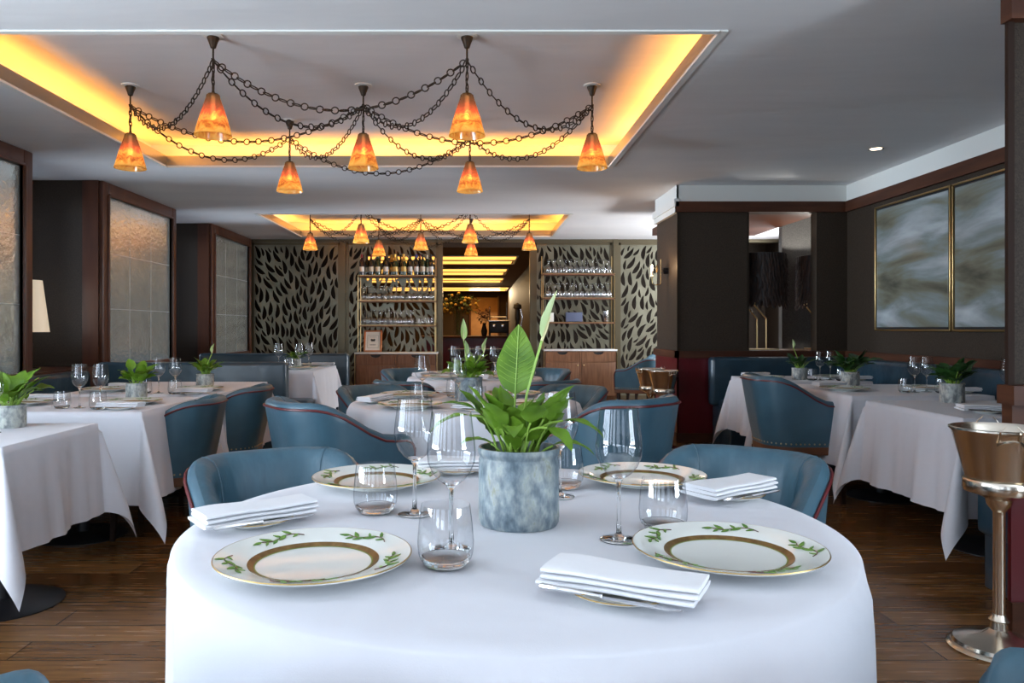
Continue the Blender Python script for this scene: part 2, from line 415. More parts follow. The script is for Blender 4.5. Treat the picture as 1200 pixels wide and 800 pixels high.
# left wall near the camera, with unseen side windows added to light the tables
mb = MB(); mb.box(-3.95, XL, -2.8, -2.25, 0, H); mb.box(-3.95, XL, -1.25, -.7, 0, H); mb.box(-3.95, XL, 2.5, 3.02, 0, H)
for (y0, y1) in ((-2.25, -1.25), (-.7, 2.5)): mb.box(-3.95, XL, y0, y1, 0, .6); mb.box(-3.95, XL, y0, y1, 2.5, H)
struct('wall_left', mb, M['brown_wall'])
mb = MB()
for y in (-.7, .35, 1.4, 2.45): mb.box(-3.92, XL+.01, y, y+.05, .6, 2.5)
for z in (.6, 1.9, 2.45): mb.box(-3.92, XL+.01, -.7, 2.5, z, z+.05)
struct('window_1', mb, M['white_paint'])
mb = MB()
for y in (-2.25, -1.3): mb.box(-3.92, XL+.01, y, y+.05, .6, 2.5)
for z in (.6, 1.9, 2.45): mb.box(-3.92, XL+.01, -2.25, -1.25, z, z+.05)
struct('window_6', mb, M['white_paint'])
# front wall (behind the camera) with three windows
mb = MB(); xs = [-3.95]
for (cx, ww) in WINS: xs += [cx-ww/2, cx+ww/2]
xs.append(5.4)
for i in range(0, len(xs), 2): mb.box(xs[i], xs[i+1], -2.66, -2.55, 0, H)
for (cx, ww) in WINS: mb.box(cx-ww/2, cx+ww/2, -2.66, -2.55, 0, WIN_Z0); mb.box(cx-ww/2, cx+ww/2, -2.66, -2.55, WIN_Z1, H)
struct('wall_front', mb, M['brown_wall'])
for i, (cx, ww) in enumerate(WINS):
    mb = MB()
    for x in (cx-ww/2, cx-.025, cx+ww/2-.05): mb.box(x, x+.05, -2.65, -2.58, WIN_Z0, WIN_Z1)
    for z in (WIN_Z0, 1.75, WIN_Z1-.05): mb.box(cx-ww/2, cx+ww/2, -2.65, -2.58, z, z+.05)
    struct('window_%d' % (i+2), mb, M['white_paint'])

# right wall, alcove and pier
XR = 3.88
mb = MB(); mb.box(XR, XR+.12, -2.8, -1.6, 0, H); mb.box(XR, XR+.12, .6, 8.2, 0, H); mb.box(XR, XR+.12, -1.6, .6, 0, .6); mb.box(XR, XR+.12, -1.6, .6, 2.5, H)
struct('wall_right', mb, M['brown_wall'])
mb = MB()
for y in (-1.6, -.5, .55): mb.box(XR-.01, XR+.1, y, y+.05, .6, 2.5)
for z in (.6, 1.9, 2.45): mb.box(XR-.01, XR+.1, -1.6, .6, z, z+.05)
struct('window_7', mb, M['white_paint'])  # unseen right window, added as a light source
wbox('wall_right', M['brown_wall'], 5.2, 5.3, 8.1, 9.2, 0, H); wbox('wall_right', M['brown_wall'], 5.2, 5.3, 12.0, 14.1, 0, H)
wbox('wall_right', M['brown_wall'], 5.2, 5.3, 9.2, 12.0, 0, .95); wbox('wall_right', M['brown_wall'], 5.2, 5.3, 9.2, 12.0, 2.55, H)
mb = MB()
for y in (9.2, 10.55, 11.95): mb.box(5.2, 5.24, y, y+.05, .95, 2.55)
for z in (.95, 2.5): mb.box(5.2, 5.24, 9.2, 12.0, z, z+.05)
struct('window_5', mb, M['white_paint'])
YA = 8.14
OX0, OX1, OZ0, OZ1 = 2.85, 3.56, .96, 2.41
mb = MB(); mb.box(2.112, OX0, YA, YA+.14, 0, H); mb.box(OX1, 5.2, YA, YA+.14, 0, H); mb.box(OX0, OX1, YA, YA+.14, 0, OZ0-.012); mb.box(OX0, OX1, YA, YA+.14, OZ1, H)
struct('wall_back', mb, M['brown_wall'])
struct('wall_back', MB().box(2.11, 2.3, YA+.002, 9.1, 0, H-.002), M['brown_wall'])      # return of the pier
struct('wall_back', MB().box(3.66, 5.2, 9.32, 9.42, 0, H), mat('silver_wallcovering', (.09, .085, .08), .35, .3, c2=(.16, .155, .145), scale=120, bump=.4, bscale=140, dist=.003))
# painted band, crown rail, wainscot
struct('trim_5', MB().box(2.09, XR, YA-.012, YA, 2.52, H-.001).box(XR-.012, XR, 2.9, YA, 2.52, H-.001).box(2.088, 2.11, YA-.012, 9.1, 2.55, H-.001), M['white_paint'])
struct('trim_6', MB().box(2.075, XR, YA-.035, YA, 2.41, 2.52).box(XR-.035, XR, 2.9, YA, 2.41, 2.52), M['wood_h'])
struct('trim_6', MB().box(2.06, 2.11, YA-.035, 9.12, 2.47, 2.55).box(2.075, 2.11, YA-.03, 9.11, 2.41, 2.47), M['white_paint'])
struct('trim_7', MB().box(2.07, XR, YA-.04, YA, .885, .96).box(2.07, 2.11, YA-.04, 9.12, .885, .96).box(XR-.04, XR, 2.9, YA, .885, .96), M['wood_h'])
struct('trim_8', MB().box(2.095, 2.55, YA-.015, YA, .10, .885).box(2.095, 2.11, YA-.015, 9.11, .10, .885), M['red_panel'])
struct('baseboard_right', MB().box(2.085, 2.55, YA-.025, YA, 0, .10).box(2.085, 2.11, YA-.02, 9.12, 0, .10), M['wood_h'])
struct('trim_9', MB().box(2.095, 2.13, YA-.008, YA+.01, .96, 2.41).box(OX0-.02, OX0, YA-.006, YA+.1, .96, 2.41), M['bronze'])
# near pier on the right
mb = MB(); mb.prism([(2.11, 3.08), (3.9, 3.08), (3.9, 3.22), (2.20, 3.22)], 0, H-.001)
struct('wall_right', mb, M['brown_wall'])
struct('trim_10', MB().box(2.09, XR, 3.035, 3.1, 2.41, 2.52).box(2.065, XR, 3.01, 3.1, 2.52, 2.60), M['wood_h'])
struct('trim_11', MB().box(2.10, 2.125, 3.07, 3.09, .96, 2.41), M['dark_wood'])
struct('trim_12', MB().box(2.075, XR, 3.0, 3.1, .90, .975).box(2.095, XR, 3.04, 3.1, .82, .90), M['wood_h'])
struct('trim_13', MB().box(2.105, XR, 3.06, 3.08, .12, .82), M['red_panel'])
struct('baseboard_right', MB().box(2.10, XR, 3.045, 3.08, 0, .12), M['wood_h'])

# back partition: posts, head rail and the room beyond
YB = 13.15
for x in (-3.86, -2.26, -.62, .93, 2.34):
    struct('wall_back', MB().box(x-.04, x+.04, YB-.06, YB+.06, 0, H-.001), M['pillar'])
struct('trim_14', MB().box(-3.9, 5.2, YB-.05, YB+.05, 2.64, H-.001), M['pillar'])
struct('wall_back', MB().box(-.58, .89, YB-.04, YB+.04, 2.56, 2.64), M['brown_wall'])
struct('wall_back', MB().box(1.0, 5.3, 14.0, 14.1, 0, H), M['brown_wall'])
struct('wall_back', MB().box(-4.7, -2.0, 14.0, 14.1, 0, H), M['brown_wall'])
struct('wall_right', MB().box(1.25, 1.37, 14.1, 32, 0, H), M['brown_wall'])
struct('wall_left', MB().box(-4.72, -4.6, 13.3, 32, 0, H), M['brown_wall'])
struct('wall_back', MB().box(-4.7, 1.4, 32, 32.1, 0, H), M['brown_wall'])
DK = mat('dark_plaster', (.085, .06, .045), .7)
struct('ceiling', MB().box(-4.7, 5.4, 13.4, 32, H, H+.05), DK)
for (y0, y1, xr) in ((16.0, 17.9, .82), (19.4, 21.6, .75), (23.0, 25.2, .78), (28.3, 31.0, 1.15)):
    o = empty('ceiling_light', (0, y0, H-.02))
    ym = (y1-y0)*.5
    MB().box(-3.4, xr, 0, ym-.12, 0, .015).box(-3.4, xr-.04, ym+.12, y1-y0, 0, .015).build('diffuser', M['warm_panel'], o)
    MB().box(-3.44, xr+.04, -.04, 0, -.01, .018).box(-3.44, xr+.04, y1-y0, y1-y0+.04, -.01, .018).box(xr, xr+.04, 0, y1-y0, -.01, .018).box(-3.44, -3.4, 0, y1-y0, -.01, .018).box(-3.4, xr, ym-.12, ym+.12, -.01, .018).build('frame', M['lip'], o)
    tag(o, {16.0: 'nearest glowing amber ceiling light in the room behind the partition', 19.4: 'second amber ceiling light of the far room, counting from the partition', 23.0: 'third amber ceiling light of the far room, counting from the partition', 28.3: 'farthest amber ceiling light at the end of the far room'}[y0], 'ceiling light', 'amber ceiling lights in the far room')

# ------------------------------------------------------------------ leaf screens
def leaf_poly(x, z, ang, ln, wd, bend):
    n = 6; L_, R_ = [], []
    for i in range(n+1):
        s = i/n; a = ang+bend*(s-.5)*1.0
        px = x+ln*s*math.cos(ang+bend*s*.5); pz = z+ln*s*math.sin(ang+bend*s*.5)
        w_ = wd*.5*(math.sin(PI*s**.75))**.9 if 0 < s < 1 else 0
        nx, nz = -math.sin(ang+bend*s), math.cos(ang+bend*s)
        if 0 < s < 1: L_.append((px+nx*w_, pz+nz*w_)); R_.append((px-nx*w_, pz-nz*w_))
        elif s == 0: st = (px, pz)
        else: en = (px, pz)
    return [st]+R_+[en]+L_[::-1]
def make_screen(x0, x1, z0, z1, seed):
    r = random.Random(seed); g = .005
    W = int((x1-x0)/g)+2; Hh = int((z1-z0)/g)+2
    occ = bytearray(W*Hh); holes = []
    def cells(x, z, ang, ln, wd, bend, pad):
        out = set(); n = max(6, int(ln/g))
        for i in range(n+1):
            s = i/n; aa = ang+bend*s*.5
            px = x+ln*s*math.cos(aa); pz = z+ln*s*math.sin(aa)
            hw = wd*.5*max(0, math.sin(PI*s**.75))+pad; k = int(hw/g)+1
            nx, nz = -math.sin(ang+bend*s), math.cos(ang+bend*s)
            for j in range(-k, k+1):
                t = hw*j/k; cx = int((px+nx*t-x0)/g); cz = int((pz+nz*t-z0)/g)
                out.add((cx, cz))
        return out
    def trial(x, z, ang, ln, wd, bend):
        cs = cells(x, z, ang, ln, wd, bend, .0075)
        for cx, cz in cs:
            if cx < 4 or cz < 4 or cx >= W-5 or cz >= Hh-5 or occ[cz*W+cx]: return False
        for cx, cz in cells(x, z, ang, ln, wd, bend, .001): occ[cz*W+cx] = 1
        holes.append(leaf_poly(x, z, ang, ln, wd, bend)); return True
    def flow(x, z): return PI/2+.42*math.sin(1.9*x+seed+.6*z)+.25*math.sin(4.1*z+seed*2+x)
    x = x0+.1
    while x < x1:
        px, pz = x, z0+.03; i = 0
        while pz < z1:
            a_ = flow(px, pz)
            for sd in (1, -1):
                an = a_+sd*.70; off = .014
                trial(px-sd*off*math.sin(a_)*1, pz+sd*off*math.cos(a_), an, r.uniform(.25, .28), r.uniform(.072, .080), -sd*r.uniform(.75, 1.1))
            px += .145*math.cos(a_); pz += .145*math.sin(a_)
        x += .375
    for i in range(14000):
        f_ = 1-.62*i/14000
        px = r.uniform(x0, x1); pz = r.uniform(z0, z1); sd = r.choice((1, -1))
        trial(px, pz, flow(px, pz)+sd*.65, .26*f_, .075*f_, -sd*.85)
    cu = bpy.data.curves.new('c', 'CURVE'); cu.dimensions = '2D'; cu.fill_mode = 'BOTH'; cu.extrude = .006
    def spl(pts):
        s = cu.splines.new('POLY'); s.points.add(len(pts)-1)
        for p, q in zip(s.points, pts): p.co = (q[0], q[1], 0, 1)
        s.use_cyclic_u = True
    spl([(x0, z0), (x1, z0), (x1, z1), (x0, z1)])
    for h_ in holes: spl(h_)
    ob = bpy.data.objects.new('tmp', cu); col.objects.link(ob)
    dg = bpy.context.evaluated_depsgraph_get(); me = bpy.data.meshes.new_from_object(ob.evaluated_get(dg))
    bpy.data.objects.remove(ob); bpy.data.curves.remove(cu)
    me.transform(Matrix.Rotation(PI/2, 4, 'X')); me.materials.clear(); me.materials.append(M['screen'])
    return me
for (x0, x1, sd, lb) in ((-3.80, -2.32, 1.3, 'tall bronze leaf cut-out screen behind the corner booth'),
                     (-2.20, -.66, 2.1, 'tall bronze leaf cut-out screen behind the wine bottle shelves'),
                     (.98, 2.28, 3.7, 'tall bronze leaf cut-out screen behind the right glass shelves'),
                     (2.40, 3.9, 5.2, 'tall bronze leaf cut-out screen beside the candle wall light')):
    me = make_screen(x0, x1, .04, 2.62, sd); me.name = 'leaf_screen'
    o = bpy.data.objects.new('leaf_screen', me); col.objects.link(o); o.location = (0, YB, 0)
    tag(o, lb, 'screen', 'leaf pattern partition screens')
    f = MB(); f.box(x0-.02, x0+.03, -.02, .02, 0, 2.64).box(x1-.03, x1+.02, -.02, .02, 0, 2.64).box(x0, x1, -.02, .02, 2.60, 2.64).box(x0, x1, -.02, .02, 0, .06)
    f.build('frame', M['pillar'], o)

# ------------------------------------------------------------------ mirrors on the left wall
def wall_mirror(y0, y1, lb):
    o = empty('wall_mirror', (XL, y0, .72))
    t = .13; z1 = H-.72-.003; D = .045; ln = y1-y0
    f = MB(); f.rbox(0, D, 0, t, 0, z1, .01).rbox(0, D, ln-t, ln, 0, z1, .01).rbox(0, D, t, ln-t, z1-.14, z1, .01).rbox(0, D, t, ln-t, 0, .1, .01)
    f.rbox(0, D+.015, t-.03, t, .09, z1-.13, .005).rbox(0, D+.015, ln-t, ln-t+.03, .09, z1-.13, .005).rbox(0, D+.015, t, ln-t, z1-.14, z1-.115, .005)
    f.build('frame', M['wood'], o)
    g = MB(); nc = max(3, round((ln-2*t)/.5)); nr = 3; w_ = (ln-2*t)/nc; h_ = (z1-.24)/nr
    for i in range(nc):
        for j in range(nr): g.box(.004, .0105, t+i*w_+.004, t+(i+1)*w_-.004, .1+j*h_+.0015, .1+(j+1)*h_-.0015)
    g.build('mirror_panes', M['mirror'], o, 0); MB().box(.002, .008, t, ln-t, .1, z1-.13).build('backing', M['marble'], o)
    return tag(o, lb, 'mirror', 'antique mirrors on the left wall')
wall_mirror(3.2, 6.62, 'aged silvered mirror in wood frame at the left edge, nearest one')
wall_mirror(7.86, 9.78, 'aged silvered mirror in wood frame between the two dark niches')
wall_mirror(11.1, 13.05, 'aged silvered mirror in wood frame next to the leaf screen')

# ------------------------------------------------------------------ chandeliers
HZ = 2.81
def link_mesh(mb, p, t, side, ln, wd, r=.0042):
    up = t.cross(side).normalized(); pts = []
    n = 12
    for k_ in range(n):
        a_ = 2*PI*k_/n; pts.append(p+t*(ln*.5*math.cos(a_))+side*(wd*.5*math.sin(a_)))
    mb.tube(pts, r, 5, closed=True)
def chain(mb, A, B, sag, pitch=.046, round_every=2):
    A = Vector(A); B = Vector(B); Nn = 200; P = []
    for i in range(Nn+1):
        s = i/Nn; p = A.lerp(B, s); p.z -= sag*4*s*(1-s); P.append(p)
    d = [0]
    for i in range(Nn): d.append(d[-1]+(P[i+1]-P[i]).length)
    tot = d[-1]; n = max(2, int(round(tot/pitch))); j = 0
    for i in range(n):
        tgt = (i+.5)*tot/n
        while d[j+1] < tgt: j += 1
        p = P[j]; t = (P[j+1]-P[j]).normalized()
        s = t.cross(Vector((0, 0, 1)))
        if s.length < .05: s = Vector((1, 0, 0))
        s.normalize(); u = t.cross(s).normalized()
        if i % 2: link_mesh(mb, p, t, u, .042, .040)
        else: link_mesh(mb, p, t, s*.7+u*.7, .058, .018)
def chandelier(cx, cy_, sx, label, power, seed):
    o = empty('chandelier', (cx, cy_, HC))
    pos = [(-.76*sx, -.95), (.76*sx, -.95), (-1.68*sx, 0), (0, 0), (1.65*sx, 0), (-.76*sx, .95), (.76*sx, .95)]
    for i, (x, y) in enumerate(pos):
        MB().lathe([(.062, 0), (.062, -.008), (.045, -.012), (.001, -.012)], 24, (x, y, 0)).build('ceiling_rose', M['white_paint'], o, fixn=True)
        c = MB().lathe([(.036, -.011), (.036, -.02), (.024, -.05), (.016, -.075), (.007, -.08)], 20, (x, y, 0)); c.build('canopy', M['bronze'], o, fixn=True)
        MB().tube([(x, y, -.075), (x, y, -.145)], .006, 8).sphere((x, y, -.15), .011).build('rod', M['bronze'], o)
        h_ = MB(); chain(h_, (x, y, -.15), (x, y, -.335), 0, .04); h_.tube([(x+.008*math.sin(t*.9), y+.01*math.cos(t*.7), -.15-.19*t/8) for t in range(9)], .002, 5)
        h_.build('hanging_chain', M['bronze'], o)
        zt = -.352; zb = -.602
        cap = MB().lathe([(.001, .012), (.008, .012), (.010, 0), (.030, -.006), (.033, -.014)], 20, (x, y, zt+.008)); cap.build('shade_cap', M['bronze'], o, fixn=True)
        prof = [(.030, 0), (.038, -.006), (.044, -.03)]
        for k_ in range(1, 9): s = k_/8; prof.append((.044+.066*s+.003*math.sin(PI*s), -.03-(.25-.03)*s))
        prof += [(.108, -.251), (.106, -.244)]
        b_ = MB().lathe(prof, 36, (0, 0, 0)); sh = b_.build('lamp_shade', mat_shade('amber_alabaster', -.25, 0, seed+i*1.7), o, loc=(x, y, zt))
        MB().sphere((0, 0, -.13), .018, 10, 1.25).lathe([(.012, -.01), (.012, -.11)], 10, (0, 0, 0)).build('bulb', M['bulb'], sh)
        l = bpy.data.lights.new('pendant_light', 'POINT'); l.energy = power; l.color = (1, .80, .52); l.shadow_soft_size = .03
        lo = bpy.data.objects.new('pendant_light', l); col.objects.link(lo); lo.location = (cx+x, cy_+y, HC+zt-.17)
    P = [(x, y, -.15) for x, y in pos]
    for (i, j, sg) in ((0, 1, .30), (0, 2, .27), (1, 4, .28), (2, 5, .28), (4, 6, .27), (5, 6, .30), (0, 3, .26), (1, 3, .26), (2, 3, .26), (3, 4, .27), (3, 5, .26), (3, 6, .27)):
        s_ = MB(); chain(s_, P[i], P[j], sg, .046); s_.build('swag_chain', M['bronze'], o)
    return tag(o, label, 'chandelier', 'amber chain chandeliers')
chandelier(-.82, 5.6, 1, 'near chandelier of seven amber glass cones linked by dark swagged chains', 1.4, 1)
chandelier(-.83, 11.45, .97, 'far chandelier of amber glass cones and chains by the wine shelves', 2.0, 20)

# downlight
o = MB().lathe([(.05, 0), (.06, -.004), (.058, .002)], 24).build('downlight', M['nickel'], None, loc=(3.33, 6.48, H-.001))
tag(o, 'small round recessed spotlight in the grey ceiling near the right wall', 'spotlight')
MB().lathe([(.001, -.001), (.045, -.002)], 20).build('lens', M['led'], o)

# painting (two panels)
def painting(y0, y1, lb):
    o = empty('painting', (XR, y0, 1.17)); ln = y1-y0; h_ = 1.19
    MB().rbox(-.045, 0, 0, ln, 0, .018, .004).rbox(-.045, 0, 0, ln, h_-.018, h_, .004).rbox(-.045, 0, 0, .018, 0, h_, .004).rbox(-.045, 0, ln-.018, ln, 0, h_, .004).build('frame', M['brass'], o)
    MB().rbox(-.038, -.002, .036, ln-.036, .036, h_-.036, .003).build('canvas', M['painting'], o)
    MB().box(-.03, -.001, .016, ln-.016, .016, h_-.016).build('backing', M['black'], o)
    return tag(o, lb, 'painting', 'cloudy abstract diptych')
painting(6.30, 7.50, 'left panel of the cloudy grey abstract painting, further from the pier')
painting(5.08, 6.28, 'right panel of the cloudy abstract painting, partly behind the near pier')

# ------------------------------------------------------------------ furniture
def make_chair():
    o = empty('dining_armchair')
    Wd, Dp = .255, .265
    # plan path from the front of one arm round the back to the other
    path = []
    def add(x, y): path.append((x, y))
    R = .185; nC = 9; nB = 7; AT = [0, .006, .016, .03, .05, .09, .15, .22, .29]; nA = len(AT)
    for t in AT: add(-Wd, Dp-t)
    for i in range(nC+1): a_ = PI+ (PI/2)*i/nC; add(-Wd+R+R*math.cos(a_), -Dp+R+R*math.sin(a_))
    for i in range(1, nB): add(-Wd+R+(2*Wd-2*R)*i/nB, -Dp)
    for i in range(nC+1): a_ = 1.5*PI+(PI/2)*i/nC; add(Wd-R+R*math.cos(a_), -Dp+R+R*math.sin(a_))
    for t in AT[::-1]: add(Wd, Dp-t)
    n = len(path)
    nrm = []
    for i in range(n):
        ax, ay = path[max(i-1, 0)]; bx, by = path[min(i+1, n-1)]; t = Vector((bx-ax, by-ay)).normalized(); nrm.append((t.y, -t.x))
    def hgt(y):      # S curve from the high back to the arm
        s = min(1, max(0, (y+.20)/.36)); s = s*s*(3-2*s)
        q = min(1, max(0, (y-(Dp-.05))/.05))
        return .832-.165*s-.045*(1-math.sqrt(max(0, 1-q*q)))
    outer = []; inner = []; crest = []
    for i, (x, y) in enumerate(path):
        nx, ny = nrm[i]; h_ = hgt(y)
        rk = (-y+Dp)/(2*Dp)                                      # rake at the back
        def P(off, z, rk=rk):
            lean = .05*max(0, (z-.4)/.45)*rk; fl = .028*((z-.38)/.4)
            return (x+nx*(off+fl), y+ny*(off+fl)-lean, z)
        outer.append([P(0, .37), P(.002, .42), P(.006, .50), P(.008, .6), P(.008, h_-.06), P(.008, h_-.035), P(.004, h_-.018), P(-.006, h_-.006), P(-.02, h_)])
        inner.append([P(-.02, h_), P(-.042, h_-.002), P(-.060, h_-.014), P(-.074, h_-.04), P(-.082, h_-.085), P(-.086, h_*.5+.24), P(-.082, .47), P(-.075, .38)])
        crest.append(P(.0125, h_-.030))
    ob = MB().grid(outer); m0 = ob
    # arm fronts
    for idx in (0, n-1):
        loop = outer[idx]+inner[idx][1:]
        c = Vector((0, 0, 0))
        for p in loop: c += Vector(p)
        c /= len(loop); c.y += .012; ring = [tuple(Vector(p).lerp(c, .35)+Vector((0, .012, 0))) for p in loop]
        k_ = len(loop); vs = loop+ring+[tuple(c)]; fs = []
        for q in range(k_):
            q2 = (q+1) % k_; fs.append((q, q2, k_+q2, k_+q)); fs.append((k_+q, k_+q2, 2*k_))
        ob.add(vs, fs)
    ob.build('outer_shell', M['leather'], o, 60)
    MB().grid(inner).build('backrest', M['leather_in'], o, 60)
    pp = []
    e0 = [(outer[0][j][0]-.002, outer[0][j][1]+.004, outer[0][j][2]) for j in range(0, 6)]
    e1 = [(outer[-1][j][0]+.002, outer[-1][j][1]+.004, outer[-1][j][2]) for j in range(0, 6)]
    pp = e0+crest+e1[::-1]
    MB().tube(pp, .0055, 6).build('piping', M['piping'], o)
    # seams of the pleated back
    for q in (13, n-14): MB().tube([inner[q][j] for j in range(0, 7)], .003, 5).build('seam', M['leather'], o)
    MB().rbox(-.195, .195, -.20, .27, .36, .475, .045, 4).build('seat', M['leather_in'], o, 60)
    rl = MB()
    P = [[(x*1.0+nrm[i][0]*-.003, y+nrm[i][1]*-.003, .32), (x+nrm[i][0]*.001, y+nrm[i][1]*.001, .325), (x+nrm[i][0]*.001, y+nrm[i][1]*.001, .372), (x-nrm[i][0]*.03, y-nrm[i][1]*.03, .372), (x-nrm[i][0]*.03, y-nrm[i][1]*.03, .32), (x*1.0+nrm[i][0]*-.003, y+nrm[i][1]*-.003, .32)] for i, (x, y) in enumerate(path)]
    rl.grid(P).box(-Wd, Wd, Dp-.03, Dp, .32, .372).build('seat_rail', M['rail_wood'], o)
    nb = MB(); acc = 0
    for i in range(1, n):
        ax, ay = path[i-1]; bx, by = path[i]; d = math.hypot(bx-ax, by-ay)
        k_ = max(1, round(d/.03))
        for q in range(k_):
            s = (q+.5)/k_; x = ax+(bx-ax)*s+nrm[i][0]*.003; y = ay+(by-ay)*s+nrm[i][1]*.003
            nb.lathe([(.0065, -.0), (.0048, .003), (.0002, .0045)], 6)
            mtx = Matrix.Translation((x, y, .392)) @ Vector((nrm[i][0], nrm[i][1], 0)).to_track_quat('Z', 'Y').to_matrix().to_4x4()
            nb.xf(mtx, len(nb.v)-18)
    nb.build('nailhead_trim', M['nail'], o)
    for (x, y) in ((-.215, .22), (.215, .22), (-.19, -.21), (.19, -.21)):
        MB().add([(x-.022, y-.022, .33), (x+.022, y-.022, .33), (x+.022, y+.022, .33), (x-.022, y+.022, .33),
                  (x*1.05-.013, y*1.08-.013, 0), (x*1.05+.013, y*1.08-.013, 0), (x*1.05+.013, y*1.08+.013, 0), (x*1.05-.013, y*1.08+.013, 0)],
                 [(0, 1, 2, 3), (7, 6, 5, 4), (0, 4, 5, 1), (1, 5, 6, 2), (2, 6, 7, 3), (3, 7, 4, 0)]).build('leg', M['dark_wood'], o)
    return o
def chair(x, y, tx, ty, label):
    return tag(inst('chair', make_chair, (x, y, 0), math.atan2(-(tx-x), ty-y)), label, 'chair', 'blue leather armchairs')
TF = (.075, 1.76); TM = (-.07, 4.62); TB = (-.02, 6.95)
chair(-.57, 2.36, -.12, 1.6, 'blue leather armchair tucked behind the front round table, on its left').scale = (.95,)*3
chair(.77, 2.42, .18, 1.7, 'blue leather armchair tucked behind the front round table, on its right').scale = (.95,)*3
chair(-.74, .97, *TF, 'blue leather armchair whose rounded top just shows at bottom left corner')
chair(.98, 1.06, *TF, 'blue leather armchair whose rounded top just shows at bottom right corner')
chair(-.68, 3.86, .2, 4.45, 'blue leather armchair seen from behind, near left side of middle round table').scale = (1, 1, 1.03)
chair(.64, 3.90, 0, 4.6, 'blue leather armchair seen from behind, near right side of middle round table').scale = (1, 1, 1.045)
chair(-.64, 5.36, *TM, 'dark blue leather armchair on far left side of middle round table')
chair(.57, 5.36, *TM, 'blue leather armchair on far right side of middle round table')
chair(-.50, 6.26, *TB, 'dark blue armchair on near left side of the farthest round table')
chair(.50, 6.30, *TB, 'dark blue armchair on near right side of the farthest round table')
chair(-.62, 7.66, *TB, 'blue armchair on far left side of the farthest round table')
chair(.60, 7.70, *TB, 'blue armchair on far right side of the farthest round table')
chair(-1.84, 4.60, -2.5, 4.56, 'blue leather armchair seen side-on at the left row of tables, nearer of two')
chair(-1.80, 5.52, -2.5, 5.50, 'dark blue armchair side-on at the left row of tables, further of two')
chair(2.26, 5.52, 3.0, 5.52, 'blue leather armchair side-on at the right row of tables').scale = (1, 1, 1.045)
chair(2.24, 10.8, 1.2, 11.4, 'grey-blue chair behind the twin champagne stands, left one')
chair(2.75, 11.9, 1.6, 11.0, 'blue chair behind the twin champagne stands, right one')

# tables: pedestal under a cloth
TZ = .76
def pedestal(name, cx, cy_, w_=None, d_=None, R=None, label='', off=(0, 0)):
    o = empty(name, (cx, cy_, 0))
    if R: MB().lathe([(.001, TZ-.035), (R-.01, TZ-.035), (R-.005, TZ-.03), (R-.005, TZ-.006), (.001, TZ-.006)], 48).build('tabletop', M['walnut'], o, fixn=True)
    else: MB().rbox(-w_/2+.005, w_/2-.005, -d_/2+.005, d_/2-.005, TZ-.035, TZ-.006, .004).build('tabletop', M['walnut'], o)
    MB().lathe([(.035, .02), (.035, TZ-.035)], 16, (off[0], off[1], 0), cap1=True).build('pedestal', M['black'], o)
    MB().lathe([(.001, .03), (.08, .028), (.22, .012), (.24, .004), (.24, 0), (.001, 0)], 40, (off[0], off[1], 0)).build('base', M['black'], o, fixn=True)
    return tag(o, label, 'table')
def round_cloth(cx, cy_, R, drop, seed, label, nf=9):
    r = random.Random(seed); ph = [r.uniform(0, 6.28) for _ in range(6)]
    n = 144; rows = []
    radii = [R*.02, R*.4, R*.75, R*.93, R*.985, R*.997]
    for q in radii: rows.append([(q*math.cos(2*PI*k_/n), q*math.sin(2*PI*k_/n), TZ-(.0 if q < R*.98 else .0025 if q < R*.99 else .007)) for k_ in range(n)])
    for i in range(1, 15):
        s = i/14; zz = TZ-.010-drop*s; row = []
        for k_ in range(n):
            a_ = 2*PI*k_/n
            fold = math.sin(nf*a_+ph[0]+.5*math.sin(2*a_+ph[1]))*.55+math.sin((nf*2-3)*a_+ph[2])*.25+math.sin((nf-4)*a_+ph[3])*.3
            fold = max(-.40, fold)
            amp = .075*s**.4
            rr = R+.003-.012*s+amp*(fold*(.6+.5*min(1, s/.4))+.36-.20*min(1, s/.4))
            row.append((rr*math.cos(a_), rr*math.sin(a_), zz+.012*s*math.sin(4*a_+ph[4])))
        rows.append(row)
    rows = [[row[k_ % n] for k_ in range(n+1)] for row in rows]
    m = MB().grid(rows); m.add([rows[0][k_] for k_ in range(n)], [tuple(range(n))])
    o = m.build('tablecloth', M['cloth'], None, 0, loc=(cx, cy_, 0), fixn=True)
    me = o.data; me.polygons.foreach_set('use_smooth', [True]*len(me.polygons))
    return tag(o, label, 'tablecloth', 'white linen tablecloths')
